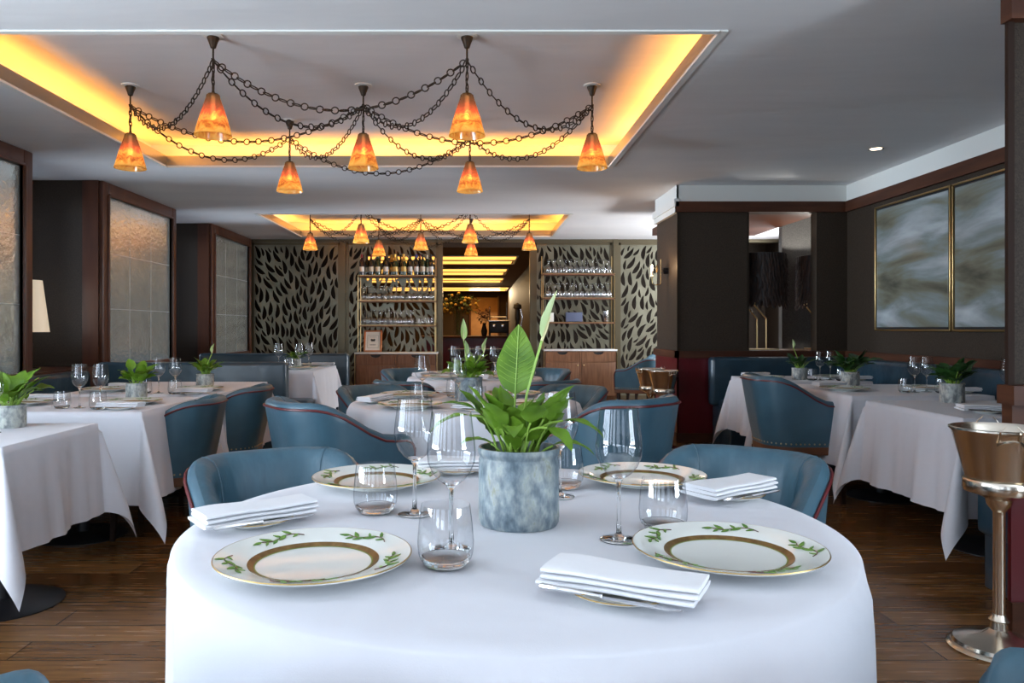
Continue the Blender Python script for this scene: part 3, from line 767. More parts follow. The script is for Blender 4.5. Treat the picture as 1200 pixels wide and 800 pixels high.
def square_cloth(cx, cy_, w_, d_, drop, seed, label, k=.30):
    r = random.Random(seed); ph = [r.uniform(0, 6.28) for _ in range(12)]
    def axis(l, nn=24):
        h_ = l/2; a_ = [-h_-drop*(1-i/14) for i in range(14)]
        return a_+[-h_, -h_+.006]+[-h_*.93+h_*1.86*i/nn for i in range(nn+1)]+[h_-.006, h_]+[h_+drop*(i+1)/14 for i in range(14)]
    U = axis(w_); V = axis(d_); rows = []
    for u in U:
        row = []
        for v in V:
            a_ = abs(u)-w_/2; b_ = abs(v)-d_/2; su = 1 if u > 0 else -1; sv = 1 if v > 0 else -1
            if a_ <= 0 and b_ <= 0: row.append((u, v, TZ+.001)); continue
            if b_ <= 1e-6:
                s = a_/drop; q = min(1, (d_/2-abs(v))/.12) if abs(v) < d_/2 else 0
                rip = .019*s*(math.sin(14*v+ph[1 if su > 0 else 2])+.5*math.sin(31*v+ph[3])+.35*math.sin(57*v+ph[8]))*q
                row.append((su*(w_/2+.004+.03*s+rip), v, TZ-a_)); continue
            if a_ <= 1e-6:
                s = b_/drop; q = min(1, (w_/2-abs(u))/.12) if abs(u) < w_/2 else 0
                rip = .019*s*(math.sin(14*u+ph[4 if sv > 0 else 5])+.5*math.sin(31*u+ph[6])+.35*math.sin(57*u+ph[9]))*q
                row.append((u, sv*(d_/2+.004+.03*s+rip), TZ-b_)); continue
            rr = math.hypot(a_, b_); th = math.atan2(b_, a_)
            # the sector of cloth past the corner folds into a hanging fin
            f = math.sin(2*th)**1.3; kk = k*(1+.25*math.sin(ph[7]+su+2*sv)); off = rr*kk*f
            tw = rr*.05*math.sin(4*th)
            row.append((su*(w_/2+.004+.03*min(1, rr/drop)*math.cos(th)+off*.72+tw), sv*(d_/2+.004+.03*min(1, rr/drop)*math.sin(th)+off*.70-tw), TZ-math.sqrt(max(0, rr*rr-off*off))))
        rows.append(row)
    o = MB().grid(rows).build('tablecloth', M['cloth'], None, 0, loc=(cx, cy_, 0), fixn=True)
    me = o.data; me.polygons.foreach_set('use_smooth', [True]*len(me.polygons))
    return tag(o, label, 'tablecloth', 'white linen tablecloths')

pedestal('round_table', *TF, R=.72, label='front round pedestal table hidden under the large white cloth')
round_cloth(*TF, .72, .55, 3, 'white linen cloth draped over the large front round table', 8)
pedestal('round_table', *TM, R=.68, label='middle round pedestal table under a white cloth')
round_cloth(*TM, .68, .5, 5, 'white linen cloth draped over the middle round table', 9)
pedestal('round_table', *TB, R=.60, label='farthest round pedestal table under a white cloth')
round_cloth(*TB, .60, .5, 8, 'white linen cloth draped over the farthest round table', 9)
SQ = {'A': (-2.28, 3.22, 1.06, .72, 'nearest table of the left row'), 'B': (-2.28, 4.50, 1.06, .90, 'second table of the left row'),
      'C': (-2.24, 5.72, 1.06, 1.22, 'third table of the left row'), 'D': (-2.15, 8.45, 1.0, 1.26, 'corner booth table before the leaf screen'),
      'E': (2.82, 4.24, .92, .94, 'nearest table of the right row'), 'F': (2.88, 5.53, .92, 1.04, 'middle table of the right row'),
      'G': (2.78, 6.72, .92, .72, 'farthest table of the right row')}
for i, (kk, (cx, cy_, w_, d_, lb)) in enumerate(SQ.items()):
    pedestal('dining_table', cx, cy_, w_, d_, label='rectangular pedestal table under cloth, '+lb, off=(.22, .16) if kk == 'A' else (0, 0))
    square_cloth(cx, cy_, w_, d_, .41 if kk == 'A' else .48, 10+i, 'white linen cloth with hanging corners on the '+lb)

# banquettes
def banquette(parts, label):
    o = empty('banquette', parts[0][1][:3])
    ox, oy, oz = parts[0][1][:3]
    for (nm, q, r, m) in [(p[0], p[1][3:], p[2], p[3]) for p in parts]:
        MB().rbox(q[0]-ox, q[1]-ox, q[2]-oy, q[3]-oy, q[4]-oz, q[5]-oz, r, 4).build(nm, m, o, 60)
    return tag(o, label, 'bench seat', 'blue leather banquettes')
LD = M['leather_dark']
banquette([('backrest', (-3.6, 5, 0, -3.77, -3.60, 2.6, 7.26, .42, .80), .04, LD), ('seat', (0,0,0, -3.62, -3.08, 2.6, 7.26, .33, .47), .04, LD), ('plinth', (0,0,0, -3.77, -3.14, 2.6, 7.26, 0, .33), .01, LD)],
          'long blue leather banquette running beneath the mirrors on the left wall')
banquette([('backrest', (-2.7, 7.4, 0, -3.58, -1.80, 7.30, 7.46, .0, .875), .035, LD), ('seat', (0,0,0, -3.58, -1.62, 7.46, 7.80, .33, .50), .04, LD), ('plinth', (0,0,0, -3.58, -1.68, 7.46, 7.80, 0, .33), .01, LD)],
          'blue leather booth bench, its flat back turned to the third left table')
banquette([('backrest', (-2.7, 10, 0, -3.58, -1.66, 9.98, 10.14, .0, .87), .035, LD), ('seat', (0,0,0, -3.58, -1.66, 9.45, 9.98, .33, .47), .04, LD), ('plinth', (0,0,0, -3.58, -1.7, 9.5, 9.98, 0, .33), .01, LD)],
          'dark blue leather bench facing the room before the leaf screen')
banquette([('backrest', (3.7, 6, 0, 3.68, 3.84, 3.25, 8.09, .40, .90), .04, LD), ('backrest', (0,0,0, 2.40, 3.70, 7.94, 8.10, .40, .90), .04, LD),
           ('seat', (0,0,0, 3.22, 3.70, 3.8, 7.94, .33, .47), .04, LD), ('seat', (0,0,0, 2.46, 3.22, 7.42, 7.94, .33, .47), .04, LD), ('plinth', (0,0,0, 3.28, 3.80, 3.8, 8.08, 0, .33), .01, LD), ('plinth', (0,0,0, 2.45, 3.28, 7.5, 8.08, 0, .40), .01, LD)],
          'L-shaped blue leather banquette around the right alcove below the painting')
o = banquette([('seat', (2.9, 3.4, 0, 2.32, 3.66, 3.25, 3.62, .25, .50), .03, LD), ('plinth', (0,0,0, 2.35, 3.64, 3.25, 3.60, 0, .25), .01, LD)],
          'blue leather bench end behind the near champagne bucket')
f = MB()
for i in range(26): f.box(-.5+i*.04, -.485+i*.04, .2, .21, .06, .22)
f.build('vent_slats', M['black'], o)

# ------------------------------------------------------------------ tableware
reg = []
def put(o, kind, table, cat, group):
    reg.append((o, kind, table, cat, group)); return o
def make_wine_glass():
    m = MB(); m.cur = 1
    m.lathe([(.0002, .0), (.0385, .0), (.0395, .0010), (.0385, .0018), (.028, .0032), (.012, .006), (.0055, .014), (.0042, .04), (.0040, .09), (.0050, .118), (.010, .1265), (.018, .1315), (.016, .1335), (.0002, .1300)], 40)
    m.cur = 0
    m.lathe([(.018, .1315), (.026, .1375), (.038, .152), (.0465, .172), (.0485, .190), (.0465, .215), (.0425, .245), (.0395, .272), (.0385, .272)], 40)
    return m.build('wine_glass', [M['glass'], M['solid_glass']], None, 60)
def make_tumbler():
    m = MB(); m.cur = 1
    m.lathe([(.0002, 0), (.032, 0), (.040, .003), (.0475, .014), (.046, .017), (.034, .0125), (.0002, .0105)], 40)
    m.cur = 0
    m.lathe([(.0475, .014), (.051, .025), (.0525, .045), (.0495, .08), (.0455, .113), (.0445, .113)], 40)
    return m.build('water_tumbler', [M['glass'], M['solid_glass']], None, 60)
def sprig(mb_l, mb_t, r0, a0, sgn, z):
    n = 9; pts = []; span = .62
    for i in range(n):
        s = i/(n-1); a_ = a0+sgn*(span*s); rr = r0+.009*math.sin(s*6)
        pts.append((rr*math.cos(a_), rr*math.sin(a_), z+.0012+(rr-r0)*.18))
    mb_t.tube(pts, .0010, 4)
    for i in range(1, n):
        x, y, zz = pts[i]; a_ = a0+sgn*span*i/(n-1)+sgn*PI/2; sd = 1 if i % 2 else -1
        an = a_+sd*.75; ln = (.027, .017, .022)[i % 3]; wd = ln*.34
        if i == n-1: an = a_+.1
        ux, uy = math.cos(an), math.sin(an); vx, vy = -uy, ux
        q = [(0, 0), (.2, .38), (.45, .5), (.75, .3), (1, 0), (.75, -.3), (.45, -.5), (.2, -.38)]
        vs = []
        for p, w_ in q:
            X, Y = x+ux*ln*p+vx*wd*w_, y+uy*ln*p+vy*wd*w_
            vs.append((X, Y, z+.0022+(math.hypot(X, Y)-r0)*.225))
        vs2 = [(a1, b1, c1-.0012) for a1, b1, c1 in vs]
        mb_l.add(vs+vs2, [tuple(range(8)), tuple(range(15, 7, -1))]+[(i2, 8+i2, 8+(i2+1) % 8, (i2+1) % 8) for i2 in range(8)])
def make_plate():
    p = [(.001, .003), (.085, .003), (.088, 0), (.094, 0), (.096, .005), (.125, .013), (.1765, .024), (.178, .0265), (.176, .0285), (.150, .0225), (.118, .0145), (.108, .0095), (.100, .008), (.001, .0075)]
    o = MB().lathe(p, 64).build('dinner_plate', M['china'], None, 50, fixn=True)
    MB().lathe([(.107, .0098), (.110, .0112), (.118, .0152), (.118, .0143), (.107, .0090)], 64).build('gold_band', M['gold'], o, fixn=True)
    MB().lathe([(.104, .0093), (.107, .0100), (.107, .0092), (.104, .0086)], 64).build('green_band', M['green_line'], o, fixn=True)
    MB().lathe([(.1766, .0286), (.1776, .0284), (.1784, .0268), (.1774, .0264)], 64).build('gold_rim', M['goldrim'], o, fixn=True)
    for i in range(5):
        l_, t_ = MB(), MB(); sprig(l_, t_, .148, i*PI*.4+.35, 1, .0222); s_ = t_.build('sprig_stem', M['twig'], o); l_.build('sprig_leaves', M['sprig'], s_, 0)
    return o
def make_side_plate():
    p = [(.001, .003), (.045, .003), (.050, 0), (.054, .003), (.084, .012), (.0865, .0145), (.084, .0155), (.058, .0075), (.05, .0060), (.001, .0060)]
    o = MB().lathe(p, 48).build('bread_plate', M['china'], None, 50, fixn=True)
    MB().lathe([(.0838, .0157), (.0862, .0155), (.0874, .0145), (.086, .0140)], 48).build('gold_rim', M['goldrim'], o, fixn=True)
    return o
def make_napkin():
    # folded linen: stacked soft layers, wider at one end
    m = MB(); r = random.Random(4)
    Ln, Wn = .255, .115
    for ly in range(3):
        z0 = .0095*ly; P = []
        for i in range(21):
            s = i/20; x = -Ln/2+Ln*s+.004*ly; row = []
            hw = Wn/2*(1-.10*s)-.003*ly; th = .0085
            prof = []
            for j in range(18):
                a_ = 2*PI*j/18; cx = math.cos(a_); sy = math.sin(a_)
                yy = hw*math.copysign(abs(cx)**.35, cx); zz = th/2*math.copysign(abs(sy)**.6, sy)
                wob = .0008*math.sin(9*s+3*yy/hw+ly)
                row.append((x+.003*math.sin(ly*2), yy+.0015*math.sin(4*s+ly), z0+th/2+zz+wob+.003*math.exp(-((s-.15)/.15)**2)*(yy/hw*.5+.5)))
            row.append(row[0]); P.append(row)
        m.grid(P)
        for e in (0, 20): m.add([P[e][j] for j in range(18)], [tuple(range(18))])
    return m.build('folded_napkin', M['napkin'], None, 60, fixn=True)
def make_knife():
    m = MB(); m.add([(-.01, -.007, 0), (.095, -.008, 0), (.115, 0, 0), (.10, .005, 0), (-.01, .005, 0), (-.01, -.007, .0016), (.095, -.008, .0016), (.115, 0, .0016), (.10, .005, .0016), (-.01, .005, .0016)],
                    [(4, 3, 2, 1, 0), (5, 6, 7, 8, 9), (0, 1, 6, 5), (1, 2, 7, 6), (2, 3, 8, 7), (3, 4, 9, 8), (4, 0, 5, 9)])
    o = m.build('butter_knife', M['steel'], None, 0)
    MB().tube([(-.115, 0, .004), (-.11, 0, .004), (-.06, 0, .004), (-.015, 0, .003), (-.008, 0, .003)], .0055, 8, taper=[.4, 1, .85, .55, .8]).build('handle', M['steel'], o)
    return o

# plants
def leaf(mb_b, mb_s, base, az, pit0, pit1, pet, bl, wd, roll=0, fold=.25, cup=0, n=10, rib=False):
    p = Vector(base); tot = pet+bl; steps = 6; pts = [p.copy()]
    def d(s): pt = pit0+(pit1-pit0)*s; return Vector((math.cos(az)*math.cos(pt), math.sin(az)*math.cos(pt), math.sin(pt)))
    for i in range(steps): p = p+d((i+.5)/steps*pet/tot)*(pet/steps); pts.append(p.copy())
    mb_s.tube(pts, .0024, 5, taper=[1.2]*3+[1]*(len(pts)-3))
    side0 = Vector((-math.sin(az), math.cos(az), 0)); rows = []
    for i in range(n+1):
        s = i/n; dd = d((pet+bl*s)/tot); nn = side0.cross(dd).normalized()
        sd = (side0*math.cos(roll)+nn*math.sin(roll)).normalized(); up = dd.cross(sd).normalized()
        w_ = wd*.5*(math.sin(PI*s**.72))**.8 if 0 < s < 1 else .0006
        row = []
        for q in (-1, -.66, -.33, 0, .33, .66, 1):
            row.append(tuple(p+sd*(w_*q)-up*(fold*w_*(abs(q)**1.3)*-1)+up*(.0025*math.sin(s*14+q*2)*w_/.03 if abs(q) > .5 else 0)))
        rows.append(row); p = p+dd*(bl/n)
    mb_b.grid(rows)
    if rib:
        mb_s.tube([Vector(r_[3])+Vector((0, -.0012, 0)) for r_ in rows], .0013, 5)
        for q in range(2, n-2):
            for e in (0, 6):
                a0 = Vector(rows[q][3]); b0 = Vector(rows[min(n, q+2)][e]).lerp(a0, .12)
                mb_s.tube([a0+Vector((0, -.0012, 0)), a0.lerp(b0, .5)+Vector((0, -.0016, -.002)), b0+Vector((0, -.0014, 0))], .0005, 4)
def spathe(root, base, az, pit, ln, wd):
    b_, s_ = MB(), MB(); leaf(b_, s_, base, az, pit, pit+.08, .005, ln, wd, roll=.3, fold=1.1)
    o = b_.build('spathe', M['spathe'], root, 80)
    dv = Vector((math.cos(az)*math.cos(pit), math.sin(az)*math.cos(pit), math.sin(pit))); p = Vector(base)
    MB().tube([p, p+dv*ln*.25, p+dv*ln*.5], .004, 6, taper=[.8, 1, .4]).build('spadix', M['spadix'], o)
def make_pot(root, r, h_, m):
    MB().lathe([(.001, 0), (r*.95, 0), (r*.985, .006), (r, .02), (r*.99, h_*.84), (r*.965, h_*.87), (r*.97, h_*.89), (r*1.01, h_*.92), (r*1.02, h_*.96), (r*1.0, h_), (r*.93, h_), (r*.90, h_*.95), (r*.90, h_*.80)], 40).build('pot', m, root, 50, fixn=True)
    MB().lathe([(.001, h_*.86), (r*.5, h_*.87), (r*.905, h_*.84)], 30).build('soil', M['soil'], root, fixn=True)
def plant(loc, r, h_, seed, n, hmax, label, m='pot', lm='leaf', wide=1.0, spathes=(), extra=None, blen=.075, rz=0):
    root = empty('potted_peace_lily', loc); make_pot(root, r, h_, M[m])
    rr = random.Random(seed); b_, s_ = MB(), MB()
    for i in range(n):
        az = rr.uniform(0, 2*PI); q = rr.random(); pit = 1.52-.50*rr.random()*wide; hh = hmax*(.25+.75*q)
        bs = (r*.5*rr.random()*math.cos(az), r*.5*rr.random()*math.sin(az), h_*.84)
        leaf(b_, s_, bs, az, pit, pit-rr.uniform(.5, 1.9)*wide, hh*rr.uniform(.45, .75), blen*rr.uniform(.75, 1.3), blen*.66*rr.uniform(.85, 1.3), roll=rr.uniform(-.4, .4))
    if extra: extra(b_, s_)
    b_.build('foliage', M[lm], root, 80); s_.build('stems', M['stem'], root)
    for (sx, sy, sz, az, pit, ln, wd) in spathes:
        MB().tube([(0, 0, h_*.84), (sx*.35, sy*.4, h_+(sz-h_)*.5), (sx, sy, sz)], .0032, 6).build('flower_stalk', M['stem'], root)
        spathe(root, (sx, sy, sz), az, pit, ln, wd)
    return tag(root, label, 'potted plant', 'potted peace lilies')
def front_extra(b_, s_):
    leaf(b_, s_, (-.015, -.01, .14), 1.25, 1.42, 1.36, .15, .162, .092, fold=.10, n=14, rib=True)
    leaf(b_, s_, (-.01, -.01, .14), PI*.97, 1.42, -.15, .15, .085, .034, fold=.3)
    leaf(b_, s_, (-.0, -.02, .14), PI*1.05, 1.52, -.9, .17, .10, .036, fold=.3)
    leaf(b_, s_, (.01, -.02, .14), 0.05, 1.48, .45, .13, .085, .024, fold=.6)
    leaf(b_, s_, (.0, -.03, .14), -.3, 1.5, -.9, .15, .10, .045)
    leaf(b_, s_, (-.01, -.03, .14), -.9, 1.5, -1.0, .15, .085, .045)
    leaf(b_, s_, (.03, -.03, .14), -.15, 1.1, -.9, .06, .10, .04)
    leaf(b_, s_, (-.03, -.03, .14), PI+.5, 1.25, -.5, .06, .08, .04)
    leaf(b_, s_, (-.02, -.04, .14), -PI/2, 1.5, -.6, .12, .09, .045)
P1 = plant((.094, 1.75, TZ+.001), .091, .172, 11, 48, .19, 'peace lily with tall bud in blue-grey pot on the front round table', 'pot', 'leaf', .62,
           spathes=[(.052, 0, .41, .25, 1.22, .115, .030)], extra=front_extra, blen=.066)
P2 = plant((-.05, 4.66, TZ+.001), .083, .145, 12, 40, .16, 'peace lily with white buds in blue-grey pot on the middle round table', 'pot', 'leaf', 1.1,
           spathes=[(-.03, 0, .36, 2.0, 1.5, .13, .04), (-.02, .02, .27, 2.6, 1.5, .09, .035), (.09, -.02, .29, .4, 1.3, .09, .035)], blen=.085)
plant((-.02, 6.98, TZ+.001), .07, .12, 13, 24, .12, 'potted lily on the farthest round table', 'pot', 'leaf', 1)
plant((-2.07, 3.44, TZ+.001), .066, .10, 14, 26, .15, 'leafy lily in mottled grey pot on the nearest left table', 'pot2', 'leaf', 1.0, blen=.11)
plant((-2.10, 4.79, TZ+.001), .062, .10, 15, 22, .16, 'leafy lily in grey pot on the second left table', 'pot2', 'leaf', .8, blen=.085)
plant((-2.01, 5.74, TZ+.001), .062, .10, 16, 26, .15, 'leafy lily with bud in grey pot on the third left table', 'pot2', 'leaf', .9, spathes=[(.05, 0, .25, .3, 1.3, .07, .03)])
plant((-2.0, 8.55, TZ+.001), .062, .10, 17, 26, .14, 'potted lily among glasses on the corner booth table', 'pot2', 'leaf', 1)
plant((2.79, 4.56, TZ+.001), .066, .115, 18, 34, .16, 'dark leafy plant in grey pot on the nearest right table', 'pot2', 'leaf_dark', .9, blen=.09)
plant((2.85, 5.93, TZ+.001), .066, .105, 19, 44, .22, 'dark bushy plant in grey pot on the middle right table', 'pot2', 'leaf_dark', 1.0, blen=.10)
plant((2.74, 6.60, TZ+.001), .062, .10, 20, 24, .14, 'dark leafy plant with pale bud in grey pot on the farthest right table', 'pot2', 'leaf_dark', .9, spathes=[(-.05, 0, .27, 2.6, 1.4, .07, .03)])

Z = TZ+.0015
GW, GT, GP, GB, GN, GK = 'stemmed wine glasses on the tables', 'water tumblers on the tables', 'sprig-patterned dinner plates', 'bread plates', 'folded white napkins', 'butter knives on the bread plates'
def wine(x, y, tb, z=Z): return put(inst('wine', make_wine_glass, (x, y, z)), 'clear stemmed wine glass', tb, 'wine glass', GW)
def tumb(x, y, tb): return put(inst('tumb', make_tumbler, (x, y, Z)), 'clear stemless water tumbler', tb, 'tumbler', GT)
def plate(x, y, tb, rz=0, s=1): return put(inst('plate', make_plate, (x, y, Z), rz, (s, s, s)), 'white plate with green sprigs and gold band', tb, 'plate', GP)
def bread(x, y, tb, rz=0, knife=True, s=1):
    put(inst('bread', make_side_plate, (x, y, Z), 0, (s, s, 1)), 'small white bread plate under a napkin', tb, 'plate', GB)
    n_ = put(inst('napkin', make_napkin, (x, y, Z+.016), rz, (s, s, s)), 'folded white linen napkin on bread plate', tb, 'napkin', GN)
    if knife:
        q = (s*.066+.004); k_ = inst('knife', make_knife, (x+math.sin(rz)*q, y-math.cos(rz)*q, Z+.0165), rz)
        put(k_, 'silver butter knife beside the napkin', tb, 'knife', GK)
tf = 'front round table'
wine(-.147, 1.83, tf); wine(-.051, 1.54, tf); wine(.215, 2.02, tf); wine(.294, 1.61, tf)
tumb(-.242, 1.85, tf); tumb(-.058, 1.435, tf); tumb(.405, 1.69, tf); tumb(.24, 2.13, tf)
plate(-.298, 1.42, tf, .3); plate(.475, 1.47, tf, .5); plate(-.28, 2.17, tf, .9); plate(.467, 2.20, tf, .2)
bread(-.50, 1.74, tf, math.radians(38)); bread(.235, 1.27, tf, math.radians(-27)); bread(.655, 2.01, tf, math.radians(35)); bread(-.06, 2.36, tf, math.radians(8))
def round_setting(cx, cy_, R, tb, off):
    for i in range(4):
        a_ = off+i*PI/2
        def P(r, da): return (cx+r*math.cos(a_+da), cy_+r*math.sin(a_+da))
        plate(*P(R-.21, 0), tb, a_); wine(*P(R-.42, .55), tb); tumb(*P(R-.40, .95), tb)
        bread(*P(R-.15, -.75), tb, a_+.3, knife=False)
round_setting(*TM, .68, 'middle round table', PI/4+.1)
round_setting(*TB, .60, 'farthest round table', PI/4)
def side_setting(cx, cy_, tb, full=True, sx=1):
    s = .92
    plate(cx-.31, cy_-.02, tb, 1, s); plate(cx+.30, cy_+.04, tb, 2, s)
    wine(cx+.10, cy_-.16, tb).scale = (.88, .88, .88); wine(cx+.20, cy_-.13, tb).scale = (.88, .88, .88)
    tumb(cx+.02, cy_-.19, tb).scale = (.85, .85, .85); tumb(cx+.24, cy_-.24, tb).scale = (.85, .85, .85)
    bread(cx-.30, cy_+.24, tb, .2, False, .9); bread(cx+.36, cy_-.24, tb, -.1, False, .9)
side_setting(-2.28, 4.42, 'second table of the left row'); side_setting(-2.24, 5.38, 'third table of the left row')
tA = 'nearest table of the left row'
wine(-2.03, 3.24, tA); tumb(-2.12, 3.14, tA); plate(-2.50, 3.2, tA)
tD = 'corner booth table before the leaf screen'
wine(-2.12, 8.3, tD); wine(-1.92, 8.38, tD); wine(-1.86, 8.60, tD); tumb(-2.0, 8.25, tD); plate(-1.86, 8.2, tD); plate(-1.9, 8.9, tD); bread(-1.76, 8.85, tD, .1, False)
side_setting(2.88, 5.45, 'middle table of the right row'); side_setting(2.78, 6.68, 'farthest table of the right row')
tE = 'nearest table of the right row'
wine(2.95, 4.30, tE); wine(3.08, 4.30, tE); tumb(2.98, 4.18, tE); tumb(3.2, 4.22, tE); plate(3.14, 4.36, tE, 1, .7); bread(2.62, 4.0, tE, -.15, True)

# champagne stands and buckets
def make_stand():
    o = empty('champagne_stand')
    MB().lathe([(.001, 0), (.165, 0), (.168, .006), (.160, .014), (.150, .018), (.145, .030), (.10, .044), (.055, .055), (.030, .075), (.026, .10), (.034, .108), (.026, .118), (.021, .13)], 48).build('base', M['nickel'], o, 40, fixn=True)
    MB().lathe([(.020, .12), (.020, .50), (.024, .51), (.024, .52)], 24).build('pole', M['nickel'], o, 40)
    MB().lathe([(.022, .50), (.040, .525), (.044, .545), (.06, .555), (.112, .572), (.116, .585), (.116, .612), (.112, .618), (.106, .612), (.106, .58), (.001, .560)], 40).build('bucket_holder', M['nickel'], o, 40, fixn=True)
    return o
def make_bucket():
    o = MB().lathe([(.001, 0), (.098, 0), (.101, .006), (.150, .195), (.160, .206), (.160, .212), (.153, .214), (.146, .205), (.098, .015), (.001, .012)], 48).build('champagne_bucket', M['nickel'], None, 40, fixn=True)
    for s in (1, -1):
        pts = [(s*(.142+.035*math.sin(t)), .038*math.cos(t), .165+.018*math.sin(t)) for t in [PI*i/8 for i in range(9)]]
        h_ = MB().tube(pts, .005, 8); h_.tube([(s*.15, .03, .17), (s*.168, .034, .215), (s*.165, .016, .235)], .004, 6, taper=[1, .8, .3]).tube([(s*.15, -.03, .17), (s*.168, -.034, .215), (s*.165, -.016, .235)], .004, 6, taper=[1, .8, .3])
        h_.build('handle', M['nickel'], o)
    return o
for (x, y, rz, s, w_) in ((1.95, 2.90, 1.2, 1.03, 'in the right foreground'), (1.79, 8.02, .4, .97, 'left of the pair by the pier'), (1.84, 7.66, 2.0, .97, 'right of the pair by the pier')):
    tag(inst('stand', make_stand, (x, y, 0), 0, (s, s, s)), 'silver pedestal champagne stand '+w_, 'stand', 'champagne stands')
    tag(inst('bucket', make_bucket, (x, y, .592*s), rz, (s, s, s)), 'polished silver champagne bucket on stand '+w_, 'bucket', 'champagne buckets')

# ------------------------------------------------------------------ sideboards and shelves
def sideboard(x0, x1, zt, label):
    w_ = x1-x0; D = .40; o = empty('sideboard', (x0, YB-.08-D, 0))
    MB().box(0, w_, .02, D, .06, zt-.03).box(.03, w_-.03, .05, D, 0, .06).build('body', M['walnut'], o)
    MB().rbox(-.012, w_+.012, -.005, D+.01, zt-.03, zt, .005).build('countertop', M['marble'], o)
    MB().box(-.012, 0, 0, .02, .02, zt-.03).box(w_, w_+.012, 0, .02, .02, zt-.03).build('corner_strip', M['brass'], o)
    h2 = w_/2
    for i in range(2):
        a_ = i*h2+.02; b_ = (i+1)*h2-.02
        c_ = (a_+b_)/2; z1 = zt-.045; z0 = zt-.20; bw = .085
        # drawer front with a scooped finger cut
        arc = [(c_+bw*math.cos(t), z1-.045*math.sin(t)) for t in [PI*q/8 for q in range(9)]]
        poly = [(a_, z0), (b_, z0), (b_, z1)]+arc+[(a_, z1)]
        n = len(poly); m_ = MB(); m_.add([(x, -.004, z) for x, z in poly]+[(x, .02, z) for x, z in poly], [tuple(range(n)), tuple(reversed(range(n, 2*n)))]+[(q, n+q, n+(q+1) % n, (q+1) % n) for q in range(n)])
        d = m_.build('drawer', M['walnut'], o, 0)
        MB().add([(x, .0185, z) for x, z in arc], [tuple(range(9))]).build('finger_cut_shade', M['black'], d, 0)  # black sheet stands for the shade inside the scoop
        g = MB().rbox(a_, b_, -.004, .02, .09, zt-.215, .003).build('door', M['walnut'], o)
        kx = b_-.03 if i == 0 else a_+.03
        MB().sphere((kx, -.016, zt-.26), .012).tube([(kx, -.004, zt-.26), (kx, -.016, zt-.26)], .005, 8).build('knob', M['brass'], g)
    MB().box(h2-.012, h2+.012, -.003, .02, .08, zt-.03).box(0, w_, -.003, .02, zt-.212, zt-.203).build('divider_strip', M['walnut_dark'], o)
    return tag(o, label, 'sideboard', 'walnut sideboards against the screens')
sideboard(-1.99, -.66, .80, 'walnut sideboard with white top below the wine bottle shelves')
sideboard(1.10, 2.28, .85, 'walnut sideboard with white top below the right glass shelves')
def shelving(x0, x1, z0, zs, label):
    o = empty('shelving_unit', (x0, YB-.40, z0)); w_ = x1-x0
    for x in (0, w_-.016):
        for y in (0, .28): MB().box(x, x+.013, y, y+.013, 0, zs[-1]-z0+.30 if y else zs[-1]-z0+.0).build('post', M['brass'], o)
    for z in zs:
        s_ = MB().box(.0, w_, .0, .296, z-z0-.03, z-z0-.004).build('shelf', M['walnut_dark'], o)
        MB().box(0, w_, -.004, .0, z-z0-.009, z-z0-.003).build('brass_edge', M['brass'], s_)
    return tag(o, label, 'shelving', 'open shelves on the sideboards')
ZL = (1.25, 1.654, 2.07); ZR = (1.30, 1.70, 2.10)
shelving(-1.96, -.68, .80, ZL, 'brass and walnut shelves of wine bottles and glasses')
shelving(1.08, 2.27, .85, ZR, 'brass and walnut shelves of glasses on the right sideboard')
def make_inverted_glass():
    m = MB().lathe([(.033, .0), (.040, .03), (.042, .055), (.036, .085), (.018, .105), (.005, .115), (.004, .18), (.008, .19), (.034, .197), (.034, .199)], 14)
    return m.build('wine_glass', M['glass'], None, 60)
def shelf_glasses(x0, x1, n, z, lb, rows=3, s=1.1):
    for j in range(rows):
        for i in range(n):
            o = inst('invg', make_inverted_glass, (x0+(x1-x0)*(i+.5)/n+.02*(j % 2), YB-.35+j*.09, z), 0, (s, s, s*(1.08 if j else 1)))
            tag(o, lb, 'wine glass', lb)
shelf_glasses(-1.92, -1.22, 8, ZL[1], 'upturned stemmed glass on left part of second bottle-unit shelf')
shelf_glasses(-1.18, -.72, 5, ZL[1], 'upturned stemmed glass on right part of second bottle-unit shelf')
shelf_glasses(-1.92, -1.05, 10, ZL[0], 'upturned stemmed glass on lowest shelf under the wine bottles')
shelf_glasses(1.14, 2.22, 12, ZR[2], 'upturned stemmed glass on the top shelf of the right unit')
shelf_glasses(1.14, 2.22, 12, ZR[1], 'upturned stemmed glass on the second shelf of the right unit')
for i in range(6):
    o = inst('tumb', make_tumbler, (-1.0+.052*i*1.0+.02, YB-.33+.1*(i % 2), ZL[0]), 0, (.75, .75, 1.0)); tag(o, 'small tumbler on right end of lowest shelf under the bottles', 'tumbler', 'tumblers on the lowest bottle-unit shelf')
GLS = {'dark': mat('dark_bottle_glass', (.006, .008, .006), .1, spec=.7), 'green': mat('green_bottle_glass', (.012, .035, .012), .1, spec=.7), 'red': mat('red_wine_bottle', (.02, .004, .006), .1, spec=.7)}
FO = {'red': mat('red_foil', (.25, .01, .015), .35), 'gold': mat('gold_foil', (.65, .42, .10), .3, .8), 'blue': mat('blue_foil', (.02, .04, .25), .35), 'black': M['black'], 'green': mat('green_foil', (.01, .06, .02), .4), 'cream': mat('cream_foil', (.6, .55, .4), .4)}
CR = {'cream': mat('cream_label', (.66, .62, .50), .6), 'white': mat('white_label', (.75, .75, .73), .6), 'gold': mat('gold_label', (.55, .38, .12), .4, .4)}
